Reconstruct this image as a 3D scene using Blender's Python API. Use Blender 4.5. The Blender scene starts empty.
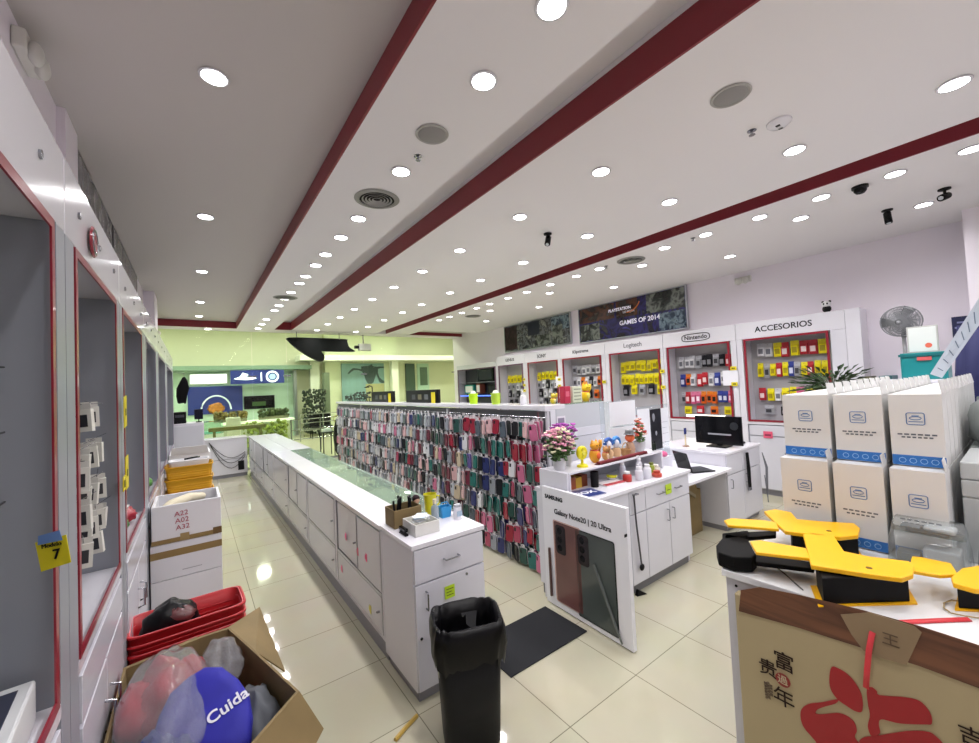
import bpy, math, random
from mathutils import Vector, Matrix, noise
random.seed(7)
C = bpy.context.scene.collection
S = bpy.context.scene
# ------------------------------------------------------------ camera
H = 1.85
FPX = 402.0
YAW, PIT, ROL = [math.radians(a) for a in (36.4, -1.9, -2.7)]
_Y = Matrix(((math.cos(YAW), 0, -math.sin(YAW)), (0, 1, 0), (math.sin(YAW), 0, math.cos(YAW))))
_P = Matrix(((1, 0, 0), (0, math.cos(PIT), -math.sin(PIT)), (0, math.sin(PIT), math.cos(PIT))))
_R = Matrix(((math.cos(ROL), -math.sin(ROL), 0), (math.sin(ROL), math.cos(ROL), 0), (0, 0, 1)))
CM = _R @ _P @ _Y
def w2b(v): return Vector((v[0], v[2], -v[1]))
cam = bpy.data.cameras.new('camera'); cam_o = bpy.data.objects.new('camera', cam); C.objects.link(cam_o)
r_, d_, f_ = w2b(CM[0]), w2b(CM[1]), w2b(CM[2])
mw = Matrix.Identity(4)
for i in range(3):
    mw[i][0] = r_[i]; mw[i][1] = -d_[i]; mw[i][2] = -f_[i]
mw[2][3] = H
cam_o.matrix_world = mw
cam.sensor_width = 36.0; cam.lens = FPX / 979 * 36.0; cam.clip_start = 0.02; cam.clip_end = 200
S.camera = cam_o
def at(px, py, **k):
    d = CM.transposed() @ Vector(((px - 489.5) / FPX, (py - 371.5) / FPX, 1.0)); d = w2b(d)
    (a, v), = k.items(); i = 'xyz'.index(a); o = (0, 0, H)
    t = (v - o[i]) / d[i]
    return Vector((o[0] + t * d[0], o[1] + t * d[1], o[2] + t * d[2]))
# ------------------------------------------------------------ light and exposure
S.view_settings.view_transform = 'Standard'; S.view_settings.look = 'None'
S.view_settings.gamma = 1.0; S.view_settings.exposure = 0.0; S.view_settings.use_curve_mapping = False
W = bpy.data.worlds.new('world'); S.world = W; W.use_nodes = True
W.node_tree.nodes['Background'].inputs[0].default_value = (0.8, 0.86, 0.9, 1)
W.node_tree.nodes['Background'].inputs[1].default_value = 0.25
LAMP_W = 6.4       # each ceiling downlight
MALL_E = 190.0        # mall ceiling light panels
S.cycles.max_bounces = 8; S.cycles.transparent_max_bounces = 16
S.cycles.sample_clamp_indirect = 4.0
S.cycles.caustics_reflective = False; S.cycles.caustics_refractive = False
# ------------------------------------------------------------ materials
def lin(c): return tuple(((x / 12.92) if x <= 0.04045 else ((x + 0.055) / 1.055) ** 2.4) for x in c)
def hx(s): return lin(tuple(int(s[i:i + 2], 16) / 255 for i in (0, 2, 4)))
_mc = {}
def M(hexc, rough=0.5, metal=0.0, emit=0.0, coat=0.0, bump=0.0, bscale=60.0, var=0.0, vscale=4.0):
    key = (hexc, rough, metal, emit, coat, bump, bscale, var, vscale)
    if key in _mc: return _mc[key]
    m = bpy.data.materials.new('mat_' + hexc); m.use_nodes = True
    nt = m.node_tree; p = nt.nodes['Principled BSDF']; c = hx(hexc)
    p.inputs['Base Color'].default_value = (*c, 1); p.inputs['Roughness'].default_value = rough
    p.inputs['Metallic'].default_value = metal; p.inputs['Coat Weight'].default_value = coat
    if max(c) < .03: p.inputs['Specular IOR Level'].default_value = .18
    if emit:
        p.inputs['Emission Color'].default_value = (*c, 1); p.inputs['Emission Strength'].default_value = emit
    if bump or var:
        tc = nt.nodes.new('ShaderNodeTexCoord'); n = nt.nodes.new('ShaderNodeTexNoise')
        nt.links.new(tc.outputs['Object'], n.inputs['Vector'])
        if bump:
            n.inputs['Scale'].default_value = bscale
            b = nt.nodes.new('ShaderNodeBump'); b.inputs['Strength'].default_value = bump
            nt.links.new(n.outputs['Fac'], b.inputs['Height']); nt.links.new(b.outputs['Normal'], p.inputs['Normal'])
        if var:
            n2 = nt.nodes.new('ShaderNodeTexNoise'); n2.inputs['Scale'].default_value = vscale
            nt.links.new(tc.outputs['Object'], n2.inputs['Vector'])
            r = nt.nodes.new('ShaderNodeValToRGB')
            r.color_ramp.elements[0].position = .35; r.color_ramp.elements[1].position = .65
            r.color_ramp.elements[0].color = (*[x * (1 - var) for x in c], 1); r.color_ramp.elements[1].color = (*[min(1, x * (1 + var)) for x in c], 1)
            nt.links.new(n2.outputs['Fac'], r.inputs['Fac']); nt.links.new(r.outputs['Color'], p.inputs['Base Color'])
    _mc[key] = m; return m
def glassy(name, tint, alpha, rough=0.02):
    m = bpy.data.materials.new(name); m.use_nodes = True; nt = m.node_tree
    for n in list(nt.nodes): nt.nodes.remove(n)
    o = nt.nodes.new('ShaderNodeOutputMaterial'); t = nt.nodes.new('ShaderNodeBsdfTransparent'); g = nt.nodes.new('ShaderNodeBsdfGlossy')
    d = nt.nodes.new('ShaderNodeBsdfDiffuse'); mx = nt.nodes.new('ShaderNodeMixShader'); m2 = nt.nodes.new('ShaderNodeMixShader'); f = nt.nodes.new('ShaderNodeFresnel')
    f.inputs[0].default_value = 1.35
    t.inputs[0].default_value = (*hx(tint), 1); d.inputs[0].default_value = (*hx(tint), 1); g.inputs['Roughness'].default_value = rough
    m2.inputs[0].default_value = alpha
    nt.links.new(t.outputs[0], m2.inputs[1]); nt.links.new(d.outputs[0], m2.inputs[2])
    ge = nt.nodes.new('ShaderNodeNewGeometry'); ml = nt.nodes.new('ShaderNodeMath'); ml.operation = 'SUBTRACT'; ml.use_clamp = True
    nt.links.new(f.outputs[0], ml.inputs[0]); nt.links.new(ge.outputs['Backfacing'], ml.inputs[1]); nt.links.new(ml.outputs[0], mx.inputs[0]); nt.links.new(m2.outputs[0], mx.inputs[1]); nt.links.new(g.outputs[0], mx.inputs[2])
    nt.links.new(mx.outputs[0], o.inputs[0]); return m
GLASS = glassy('shopfront_glass', 'F6FCF2', 0.0)
CASEGLASS = glassy('showcase_glass', 'E4F2E8', 0.14)
ACRYL = glassy('clear_acrylic', 'F4F8FA', 0.06)
PLASTIC = glassy('clear_plastic_bag', 'E8EAEE', 0.16, 0.12)
BLIST = glassy('blister_plastic', 'E8ECEC', 0.16, 0.1)
def floor_mat():
    m = bpy.data.materials.new('polished_tile'); m.use_nodes = True; nt = m.node_tree; p = nt.nodes['Principled BSDF']
    tc = nt.nodes.new('ShaderNodeTexCoord'); mp = nt.nodes.new('ShaderNodeMapping'); b = nt.nodes.new('ShaderNodeTexBrick')
    mp.inputs['Location'].default_value = (-1.59, -1.58, 0)
    b.offset = 0; b.squash = 1; b.inputs['Scale'].default_value = 1; b.inputs['Brick Width'].default_value = .597; b.inputs['Row Height'].default_value = .597
    b.inputs['Mortar Size'].default_value = .0028; b.inputs['Mortar Smooth'].default_value = .1
    b.inputs['Color1'].default_value = (*hx('BDB9A3'), 1); b.inputs['Color2'].default_value = (*hx('B7B39D'), 1); b.inputs['Mortar'].default_value = (*hx('7C7867'), 1)
    n = nt.nodes.new('ShaderNodeTexNoise'); n.inputs['Scale'].default_value = 3.0; n.inputs['Detail'].default_value = 6
    mx = nt.nodes.new('ShaderNodeMixRGB'); mx.blend_type = 'SOFT_LIGHT'; mx.inputs[0].default_value = .12
    nt.links.new(tc.outputs['Object'], mp.inputs[0]); nt.links.new(mp.outputs[0], b.inputs['Vector']); nt.links.new(tc.outputs['Object'], n.inputs['Vector'])
    nt.links.new(b.outputs['Color'], mx.inputs[1]); nt.links.new(n.outputs['Color'], mx.inputs[2]); nt.links.new(mx.outputs[0], p.inputs['Base Color'])
    p.inputs['Roughness'].default_value = .055; p.inputs['IOR'].default_value = 1.5
    return m
def wood_mat(a, b_, sc=3.0):
    m = bpy.data.materials.new('wood_grain'); m.use_nodes = True; nt = m.node_tree; p = nt.nodes['Principled BSDF']
    tc = nt.nodes.new('ShaderNodeTexCoord'); mp = nt.nodes.new('ShaderNodeMapping'); mp.inputs['Scale'].default_value = (1, 1, 8)
    n = nt.nodes.new('ShaderNodeTexNoise'); n.inputs['Scale'].default_value = sc; n.inputs['Detail'].default_value = 8; n.inputs['Distortion'].default_value = 1.5
    r = nt.nodes.new('ShaderNodeValToRGB'); r.color_ramp.elements[0].color = (*hx(a), 1); r.color_ramp.elements[1].color = (*hx(b_), 1)
    r.color_ramp.elements[0].position = .35; r.color_ramp.elements[1].position = .65
    nt.links.new(tc.outputs['Object'], mp.inputs[0]); nt.links.new(mp.outputs[0], n.inputs['Vector']); nt.links.new(n.outputs['Fac'], r.inputs['Fac']); nt.links.new(r.outputs[0], p.inputs['Base Color'])
    p.inputs['Roughness'].default_value = .5; return m
def collage_mat(cols, sc):
    m = bpy.data.materials.new('printed_collage'); m.use_nodes = True; nt = m.node_tree; p = nt.nodes['Principled BSDF']
    tc = nt.nodes.new('ShaderNodeTexCoord'); n = nt.nodes.new('ShaderNodeTexNoise'); n.inputs['Scale'].default_value = sc; n.inputs['Detail'].default_value = 5; n.inputs['Distortion'].default_value = .8
    r = nt.nodes.new('ShaderNodeValToRGB'); e = r.color_ramp.elements
    while len(e) < len(cols): e.new(.5)
    for i, c in enumerate(cols):
        e[i].position = .3 + .42 * i / (len(cols) - 1); e[i].color = (*hx(c), 1)
    nt.links.new(tc.outputs['Object'], n.inputs['Vector']); nt.links.new(n.outputs['Fac'], r.inputs['Fac']); nt.links.new(r.outputs[0], p.inputs['Base Color'])
    p.inputs['Roughness'].default_value = .25; return m
WHITE = M('D9D8E0', .35, var=.02, vscale=2); WHITE_GLOSS = M('E2E1E8', .18, coat=.3); CAB_GREY = M('A3A5AE', .4)
CAB_IN = M('8D9194', .45); EDGE = M('8A8A92', .4); ALU = M('B9BCC4', .3, .9); STEEL = M('9A9CA2', .25, 1.0)
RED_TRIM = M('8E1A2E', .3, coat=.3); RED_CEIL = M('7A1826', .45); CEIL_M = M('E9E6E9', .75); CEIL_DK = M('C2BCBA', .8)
WALL_M = M('EFE8F1', .7); BLACK = M('121214', .45); BLACK_GL = M('0B0B0E', .15); KRAFT = M('7D6A45', .75, var=.08, vscale=5, bump=.05)
DOOR_M = M('D0D0D9', .25, coat=.2); YEL = M('E2D21C', .4); LIME = M('B6D420', .4)
# ------------------------------------------------------------ mesh helpers
class MB:
    def __init__(s): s.v = []; s.f = []; s.m = []
    def add(s, vs, fs, mi=0):
        o = len(s.v); s.v += [tuple(v) for v in vs]
        for f in fs: s.f.append([i + o for i in f]); s.m.append(mi)
        return s
    def box(s, x0, y0, z0, x1, y1, z1, mi=0):
        x0, x1 = sorted((x0, x1)); y0, y1 = sorted((y0, y1)); z0, z1 = sorted((z0, z1))
        v = [(x, y, z) for z in (z0, z1) for y in (y0, y1) for x in (x0, x1)]
        return s.add(v, [(0, 2, 3, 1), (4, 5, 7, 6), (0, 1, 5, 4), (2, 6, 7, 3), (0, 4, 6, 2), (1, 3, 7, 5)], mi)
    def prism(s, poly, o, u, v, t, mi=0, mi2=None):
        o, u, v = Vector(o), Vector(u), Vector(v); n = u.cross(v).normalized() * t
        a = [o + u * p[0] + v * p[1] for p in poly]; b = [p + n for p in a]; k = len(poly)
        area = sum(poly[i][0] * poly[(i + 1) % k][1] - poly[(i + 1) % k][0] * poly[i][1] for i in range(k))
        flip = (area < 0) != (t < 0)
        fs = [list(range(k))[::-1], list(range(k, 2 * k))] + [(i, (i + 1) % k, k + (i + 1) % k, k + i) for i in range(k)]
        if flip: fs = [list(f)[::-1] for f in fs]
        st = len(s.f); s.add(a + b, fs, mi)
        if mi2 is not None: s.m[st + 1] = mi2
        return s
    def loft(s, rings, mi=0, caps=(True, True), closed=True):
        n = len(rings[0]); o = len(s.v)
        vs = [p for r in rings for p in r]; fs = []
        for i in range(len(rings) - 1):
            for j in range(n if closed else n - 1):
                k = (j + 1) % n; fs.append((i * n + j, i * n + k, (i + 1) * n + k, (i + 1) * n + j))
        if caps[0]: fs.append(list(range(n))[::-1])
        if caps[1]: fs.append([(len(rings) - 1) * n + j for j in range(n)])
        return s.add(vs, fs, mi)
    def lathe(s, prof, n=20, c=(0, 0, 0), mi=0, axis='z', caps=(True, True)):
        rings = []
        for r, h in prof:
            ring = []
            for j in range(n):
                a = 2 * math.pi * j / n; p = (r * math.cos(a), r * math.sin(a), h)
                if axis == 'x': p = (p[2], p[0], p[1])
                if axis == 'y': p = (p[1], p[2], p[0])
                ring.append((p[0] + c[0], p[1] + c[1], p[2] + c[2]))
            rings.append(ring)
        return s.loft(rings, mi, caps)
    def tube(s, pts, r, n=8, mi=0, closed=False):
        pts = [Vector(p) for p in pts]; rings = []; k = len(pts)
        up = Vector((0, 0, 1))
        for i, p in enumerate(pts):
            a = pts[(i - 1) % k] if (closed or i > 0) else p; b = pts[(i + 1) % k] if (closed or i < k - 1) else p
            t = (b - a).normalized(); ref = up if abs(t.z) < .95 else Vector((1, 0, 0))
            x = t.cross(ref).normalized(); y = x.cross(t).normalized()
            rr = r[i] if isinstance(r, (list, tuple)) else r
            rings.append([p + (x * math.cos(2 * math.pi * j / n) + y * math.sin(2 * math.pi * j / n)) * rr for j in range(n)])
        if closed: rings.append(rings[0])
        return s.loft(rings, mi, (not closed, not closed))
    def blob(s, c, r, nu=14, nv=9, amp=0., fr=4., seed=0, mi=0, zmin=None):
        vs = []; fs = []; r = r if isinstance(r, (tuple, list)) else (r, r, r)
        for i in range(nv + 1):
            th = math.pi * i / nv
            for j in range(nu):
                ph = 2 * math.pi * j / nu; d = Vector((math.sin(th) * math.cos(ph), math.sin(th) * math.sin(ph), math.cos(th)))
                k = 1 + (amp * noise.noise(d * fr + Vector((seed * 3.1, seed * 1.7, seed))) if amp else 0)
                z = c[2] + d.z * r[2] * k
                if zmin is not None: z = max(z, zmin)
                vs.append((c[0] + d.x * r[0] * k, c[1] + d.y * r[1] * k, z))
        for i in range(nv):
            for j in range(nu):
                k = (j + 1) % nu; fs.append((i * nu + j, (i + 1) * nu + j, (i + 1) * nu + k, i * nu + k))
        return s.add(vs, fs, mi)
    def mesh(s, name, mats, smooth=False):
        me = bpy.data.meshes.new(name); me.from_pydata(s.v, [], s.f); me.update()
        for m in (mats if isinstance(mats, (list, tuple)) else [mats]): me.materials.append(m)
        for p, mi in zip(me.polygons, s.m): p.material_index = mi; p.use_smooth = bool(smooth)
        return me
    def build(s, name, mats, parent=None, smooth=False, bevel=0, loc=None):
        o = bpy.data.objects.new(name, s.mesh(name, mats, smooth)); C.objects.link(o)
        if parent is not None: o.parent = parent
        if loc is not None: o.location = loc
        if smooth and smooth != 'all':
            md = o.modifiers.new('edges', 'EDGE_SPLIT'); md.split_angle = math.radians(40)
        if bevel:
            md = o.modifiers.new('bevel', 'BEVEL'); md.width = bevel; md.segments = 2; md.limit_method = 'ANGLE'
        return o
def tag(o, label, cat, group=None, kind=None):
    o['label'] = label; o['category'] = cat
    if group: o['group'] = group
    if kind: o['kind'] = kind
    return o
def thing(name, label, cat, loc=(0, 0, 0), rz=0, group=None):
    o = bpy.data.objects.new(name, None); C.objects.link(o); o.empty_display_size = .05
    o.location = loc; o.rotation_euler = (0, 0, rz); return tag(o, label, cat, group)
def struct(o): o['kind'] = 'structure'; return o
def copy_tree(o, parent=None):
    c = o.copy(); C.objects.link(c)
    if parent is not None: c.parent = parent
    for ch in list(o.children): copy_tree(ch, c)
    return c
def ordw(i):
    w = ['first', 'second', 'third', 'fourth', 'fifth', 'sixth', 'seventh', 'eighth', 'ninth', 'tenth', 'eleventh', 'twelfth']
    if i <= 12: return w[i - 1]
    return str(i) + ('st' if i % 10 == 1 and i != 11 else 'nd' if i % 10 == 2 else 'rd' if i % 10 == 3 else 'th')
def text(body, size, o, u, v, mat, parent=None, name='lettering', ext=.001, align='CENTER', bold=0.0, sx=1.0):
    cu = bpy.data.curves.new(name, 'FONT'); cu.body = body; cu.size = size; cu.extrude = ext; cu.align_x = align; cu.align_y = 'CENTER'
    cu.resolution_u = 3; cu.offset = bold
    t = bpy.data.objects.new(name, cu); C.objects.link(t); dg = bpy.context.evaluated_depsgraph_get(); dg.update()
    me = bpy.data.meshes.new_from_object(t.evaluated_get(dg)); bpy.data.objects.remove(t); bpy.data.curves.remove(cu)
    u = Vector(u).normalized(); v = Vector(v).normalized(); n = u.cross(v); o = Vector(o)
    for p in me.vertices: p.co = o + u * p.co.x * sx + v * p.co.y + n * (p.co.z + ext)
    me.materials.clear(); me.materials.append(mat); me.name = name
    ob = bpy.data.objects.new(name, me); C.objects.link(ob)
    if parent is not None: ob.parent = parent
    return ob
def superring(cx, cy, z, a, b, n=32, e=4.0, wob=0, seed=0):
    out = []
    for j in range(n):
        t = 2 * math.pi * j / n; c, s_ = math.cos(t), math.sin(t)
        x = a * math.copysign(abs(c) ** (2 / e), c); y = b * math.copysign(abs(s_) ** (2 / e), s_)
        k = 1 + wob * noise.noise(Vector((c * 3, s_ * 3, z * 9 + seed)))
        out.append((cx + x * k, cy + y * k, z + (wob * .35 * noise.noise(Vector((c * 4, s_ * 4, seed + 5))) if wob else 0)))
    return out
# ------------------------------------------------------------ setting
XL, XR, YB, YG, ZC = -.64, 7.25, -3.0, 11.9, 3.5
ZR = 3.68
MB().box(XL - .2, YB - .2, -.1, XR + .2, YG, 0).build('floor', floor_mat())
struct(bpy.data.objects['floor'])
struct(MB().box(XL - .15, YB, 0, XL, YG, 3.9).build('wall_left', WALL_M))
struct(MB().box(XR, YB, 0, XR + .15, YG, 3.9).build('wall_right', WALL_M))
struct(MB().box(XL - .15, YB - .15, 0, XR + .15, YB, 3.9).build('wall_back', WALL_M))
b = MB().box(XL - .15, YB - .15, 3.75, XR + .15, YG, 3.9, 0)
struct(b.build('ceiling', CEIL_M))
# recess over the left aisle and the dropped panels
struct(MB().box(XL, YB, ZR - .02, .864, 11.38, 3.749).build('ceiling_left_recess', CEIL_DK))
struct(MB().box(.866, YB, ZC, 1.67, 11.4, 3.749).build('ceiling_panel_left', CEIL_M))
struct(MB().box(2.06, YB, ZC, 4.3, 11.3, 3.749).build('ceiling_panel_middle', CEIL_M))
struct(MB().box(4.61, YB, ZC, XR, 10.35, 3.749).build('ceiling_panel_right', CEIL_M))
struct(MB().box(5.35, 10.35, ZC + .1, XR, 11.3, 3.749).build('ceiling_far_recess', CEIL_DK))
struct(MB().box(4.61, 10.35, ZC, 5.35, 11.3, 3.749).build('ceiling_panel_corner', CEIL_M))
struct(MB().box(XL, 11.4, ZC, XR, YG, 3.749).build('ceiling_front_band', CEIL_M))
for i, (x0, y0, x1, y1, z0, z1) in enumerate([(.852, YB, .866, 11.4, ZC, ZC + .155), (2.045, YB, 2.06, 11.3, ZC, ZC + .2), (4.595, YB, 4.61, 11.3, ZC, ZC + .2),
                                              (XL, 11.385, .852, 11.4, ZC - .002, ZC + .155), (5.35, 11.29, XR, 11.305, ZC - .002, ZC + .12), (1.67, 11.3, 2.045, 11.31, ZC, ZC + .2)]):
    struct(MB().box(x0, y0, z0, x1, y1, z1).build('trim_%d' % (i + 1), RED_CEIL))
# pillar right of the fan
struct(MB().box(6.75, -.9, 0, XR, .385, ZC).build('wall_pillar', WALL_M))
struct(MB().box(XR - .02, .39, 0, XR, YG, .1).build('baseboard_right', CAB_GREY))
# shopfront glass: four panes with gaps at the joints
GB = [(-.64, 1.21), (1.225, 2.02), (2.035, 4.1), (4.115, 7.25)]
for i, (a, c) in enumerate(GB):
    o = MB().box(a, YG, .0, c, YG + .012, ZC).build('window_%d' % (i + 1), GLASS); struct(o)
    MB().box(a, YG - .02, 0, c, YG + .03, .05).build('bottom_rail', STEEL, o)
    for zz in (2.35,):
        for xx in (a + .04, c - .04):
            MB().box(xx - .04, YG - .015, zz - .02, xx + .04, YG + .027, zz + .02).build('patch_fitting', STEEL, o)
# ------------------------------------------------------------ ceiling fittings
LENS = M('FFFFFF', .5, emit=18.0)
LENS.cycles.emission_sampling = 'NONE'
light_data = bpy.data.lights.new('downlight_lamp', 'AREA'); light_data.shape = 'DISK'; light_data.size = .11; light_data.energy = LAMP_W
light_data.color = (1.0, .97, .985); light_data.spread = math.radians(150)
dl_ring = MB().lathe([(.062, 0), (.072, -.002), (.076, -.006), (.072, -.01), (.062, -.01)], 24, caps=(False, False)).mesh('trim_ring', WHITE_GLOSS, True)
dl_lens = MB().lathe([(.001, -.008), (.064, -.008), (.064, -.002), (.001, -.002)], 24).mesh('lens', LENS, True)
def downlight(x, y, z, label, group, first=[None]):
    if first[0] is None:
        t = thing('recessed_downlight', label, 'ceiling light', (x, y, z), 0, group)
        for nm, me in (('trim_ring', dl_ring), ('lens', dl_lens)):
            o = bpy.data.objects.new(nm, me); C.objects.link(o); o.parent = t
        l = bpy.data.objects.new('lamp', light_data); C.objects.link(l); l.parent = t; l.location = (0, 0, -.016)
        first[0] = t
    else:
        t = copy_tree(first[0]); t.location = (x, y, z); tag(t, label, 'ceiling light', group)
def row(x, ys, z, desc, group):
    for i, y in enumerate(ys):
        downlight(x, y, z, '%s downlight from the camera in %s' % (ordw(i + 1), desc), group)
row(.125, [-1.4, .6, 2.65, 4.81, 6.95, 9.2, 10.8], ZR - .02, 'the dark ceiling strip above the left aisle', 'downlights above the left aisle')
row(1.295, [-1.7, -.6, .3, 1.17, 1.686, 2.765, 3.75, 4.31, 4.94, 5.42, 6.0, 6.42, 7.05, 7.62, 8.19, 8.72, 9.8, 10.5, 11.2], ZC, 'the narrow panel over the long counter', 'downlights over the long counter')
row(2.63, [-2.1, -1.1, -.05, 1.955, 2.94, 4.06, 5.05, 6.05, 7.03, 8.03, 9.03, 10.04, 11.1], ZC, 'the left row of the middle panel', 'downlights in the middle panel, left row')
row(3.65, [-1.8, -.8, .195, .98, 1.963, 2.95, 4.06, 5.07, 6.0, 7.1, 8.0, 9.05, 10.15, 11.1], ZC, 'the right row of the middle panel', 'downlights in the middle panel, right row')
row(4.88, [-1.2, -.3, .205, .625, 1.13, 1.652, 2.213, 2.727, 3.75, 4.2, 4.778, 5.37, 5.91, 6.5, 6.97, 7.56, 8.1, 8.6], ZC, 'the right panel beside its red edge', 'downlights beside the right red edge')
row(5.33, [-.5, 1.42, 3.336, 5.245, 7.1], ZC, 'the second row of the right panel', 'downlights in the right panel, second row')
row(6.1, [.593, 2.46, 4.4, 6.342, 8.313], ZC, 'the row nearest the right wall', 'downlights nearest the right wall')
row(.3, [11.62], ZC, 'the front band above the far left corner', 'downlights in the front band')
def vent(x, y, label):
    t = thing('air_vent', label, 'air vent', (x, y, ZC), 0, 'round air vents')
    MB().lathe([(.16, 0), (.19, -.004), (.16, -.014), (.145, -.012)], 32, caps=(False, False)).build('outer_ring', M('8C8B88', .5), t, True)
    MB().lathe([(.001, -.003), (.15, -.003)], 24, caps=(False, False)).build('dark_core', M('1D1D1D', .7), t)
    for r in (.03, .058, .086, .114): MB().lathe([(r, -.004), (r + .012, -.014), (r + .014, -.012), (r + .002, -.003)], 28, caps=(False, False)).build('louver', M('9B9A96', .5), t, True)
vent(1.306, 3.29, 'round grey louvred air vent in the narrow panel over the long counter, nearest one')
vent(1.287, 7.5, 'small round air vent far along the narrow panel over the long counter')
vent(4.96, 3.27, 'dark round air vent in the right panel near the game posters')
vent(5.37, 7.84, 'farthest round air vent in the right panel beyond the left poster')
def speaker(x, y, label):
    t = thing('ceiling_speaker', label, 'speaker', (x, y, ZC), 0, 'ceiling speakers')
    MB().lathe([(.001, -.012), (.075, -.012), (.09, -.006), (.1, 0)], 28, caps=(True, False)).build('grille', M('8F8D8C', .8, bump=.6, bscale=300), t, True)
    MB().lathe([(.09, 0), (.108, -.004), (.1, -.01), (.09, -.008)], 28, caps=(False, False)).build('rim', M('A5A3A0', .5), t, True)
speaker(2.6, .985, 'round grey ceiling speaker in the middle panel, near the top right')
speaker(1.281, 2.245, 'round grey ceiling speaker in the narrow panel, before the big vent')
t = thing('smoke_detector', 'white smoke detector with two dark slots on the middle ceiling panel', 'smoke detector', (3.157, .919, ZC))
MB().lathe([(.07, 0), (.07, -.012), (.05, -.03), (.02, -.036), (.001, -.036)], 24, caps=(False, True)).build('housing', WHITE_GLOSS, t, True)
for s in (-1, 1): MB().box(s * .022 - .012, -.012, -.036, s * .022 + .012, .012, -.032).build('slot', BLACK, t)
for x, y, l in ((1.315, 2.519, 'tiny metal sprinkler head beside the big round vent'), (3.102, 1.06, 'tiny sprinkler head beside the smoke detector'), (4.873, 2.357, 'tiny sprinkler head along the right red edge'), (4.872, 3.626, 'tiny sprinkler head in front of the game posters')):
    t = thing('sprinkler_head', l, 'sprinkler', (x, y, ZC), 0, 'ceiling sprinklers')
    MB().lathe([(.028, 0), (.028, -.004), (.008, -.008), (.008, -.03)], 14).build('stem', STEEL, t, True)
    MB().lathe([(.02, -.032), (.02, -.029), (.001, -.029)], 12).build('deflector', STEEL, t, True)
def bullet_cam(x, y, label, d, rot=0):
    t = thing('security_camera', label, 'camera', (x, y, ZC), rot, 'security cameras')
    MB().lathe([(.045, 0), (.045, -.012), (.018, -.02), (.001, -.02)], 18).build('mount', BLACK, t, True)
    MB().tube([(0, 0, -.015), (0, 0, -.06), (.01, 0, -.075)], .011).build('arm', BLACK, t, True)
    a = Vector((.0, 0, -.075)); dd = Vector(d).normalized()
    MB().tube([a - dd * .05, a - dd * .045, a + dd * .07, a + dd * .075], [.018, .032, .032, .028], 16).build('camera_body', BLACK_GL, t, True)
    MB().tube([a + dd * .073, a + dd * .079], .018, 14).build('glass', M('CFD4DA', .1), t, True)
bullet_cam(3.2, 3.13, 'black bullet camera hanging from the middle ceiling panel', (-.5, -.3, -.8))
bullet_cam(5.94, .84, 'black bullet camera with pale lens hanging near the right wall', (-.2, -.1, -1))
bullet_cam(5.75, .42, 'black bullet camera at the far right ceiling corner', (-1, .3, -.35))
t = thing('dome_camera', 'black dome camera on the right ceiling panel', 'camera', (4.93, .86, ZC))
MB().lathe([(.06, 0), (.06, -.02), (.052, -.02)], 20).build('base_ring', BLACK, t, True)
MB().lathe([(.05, -.02), (.046, -.045), (.03, -.065), (.001, -.072)], 20).build('dome', BLACK_GL, t, True)
def emer(loc, rz, label):
    t = thing('emergency_light', label, 'emergency light', loc, rz, 'wall emergency lights')
    MB().box(-.05, -.12, -.05, 0, .12, .05).build('housing', M('D8D6CF', .5), t, bevel=.01)
    for s in (-1, 1):
        MB().blob((-.065, s * .05, -.02), (.03, .05, .055), 14, 10).build('lamp_head', M('D0CEC8', .35), t, 'all')
emer((XR, 2.74, 3.36), 0, 'white twin-head emergency light high on the right wall beside the game poster')
emer((XL, 2.78, 3.54), math.pi, 'rounded emergency light high on the left wall in the top left corner')
emer((XL, 11.0, 3.3), math.pi, 'small emergency light at the far end of the left wall')
# ------------------------------------------------------------ wall cabinets
def ring_frame(y0, y1, z0, z1, x0, x1, w, bottom=True):
    b = MB(); b.box(x0, y0, z0, x1, y0 + w, z1); b.box(x0, y1 - w, z0, x1, y1, z1); b.box(x0, y0 + w, z1 - w, x1, y1 - w, z1)
    if bottom: b.box(x0, y0 + w, z0, x1, y1 - w, z0 + w)
    return b
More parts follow.
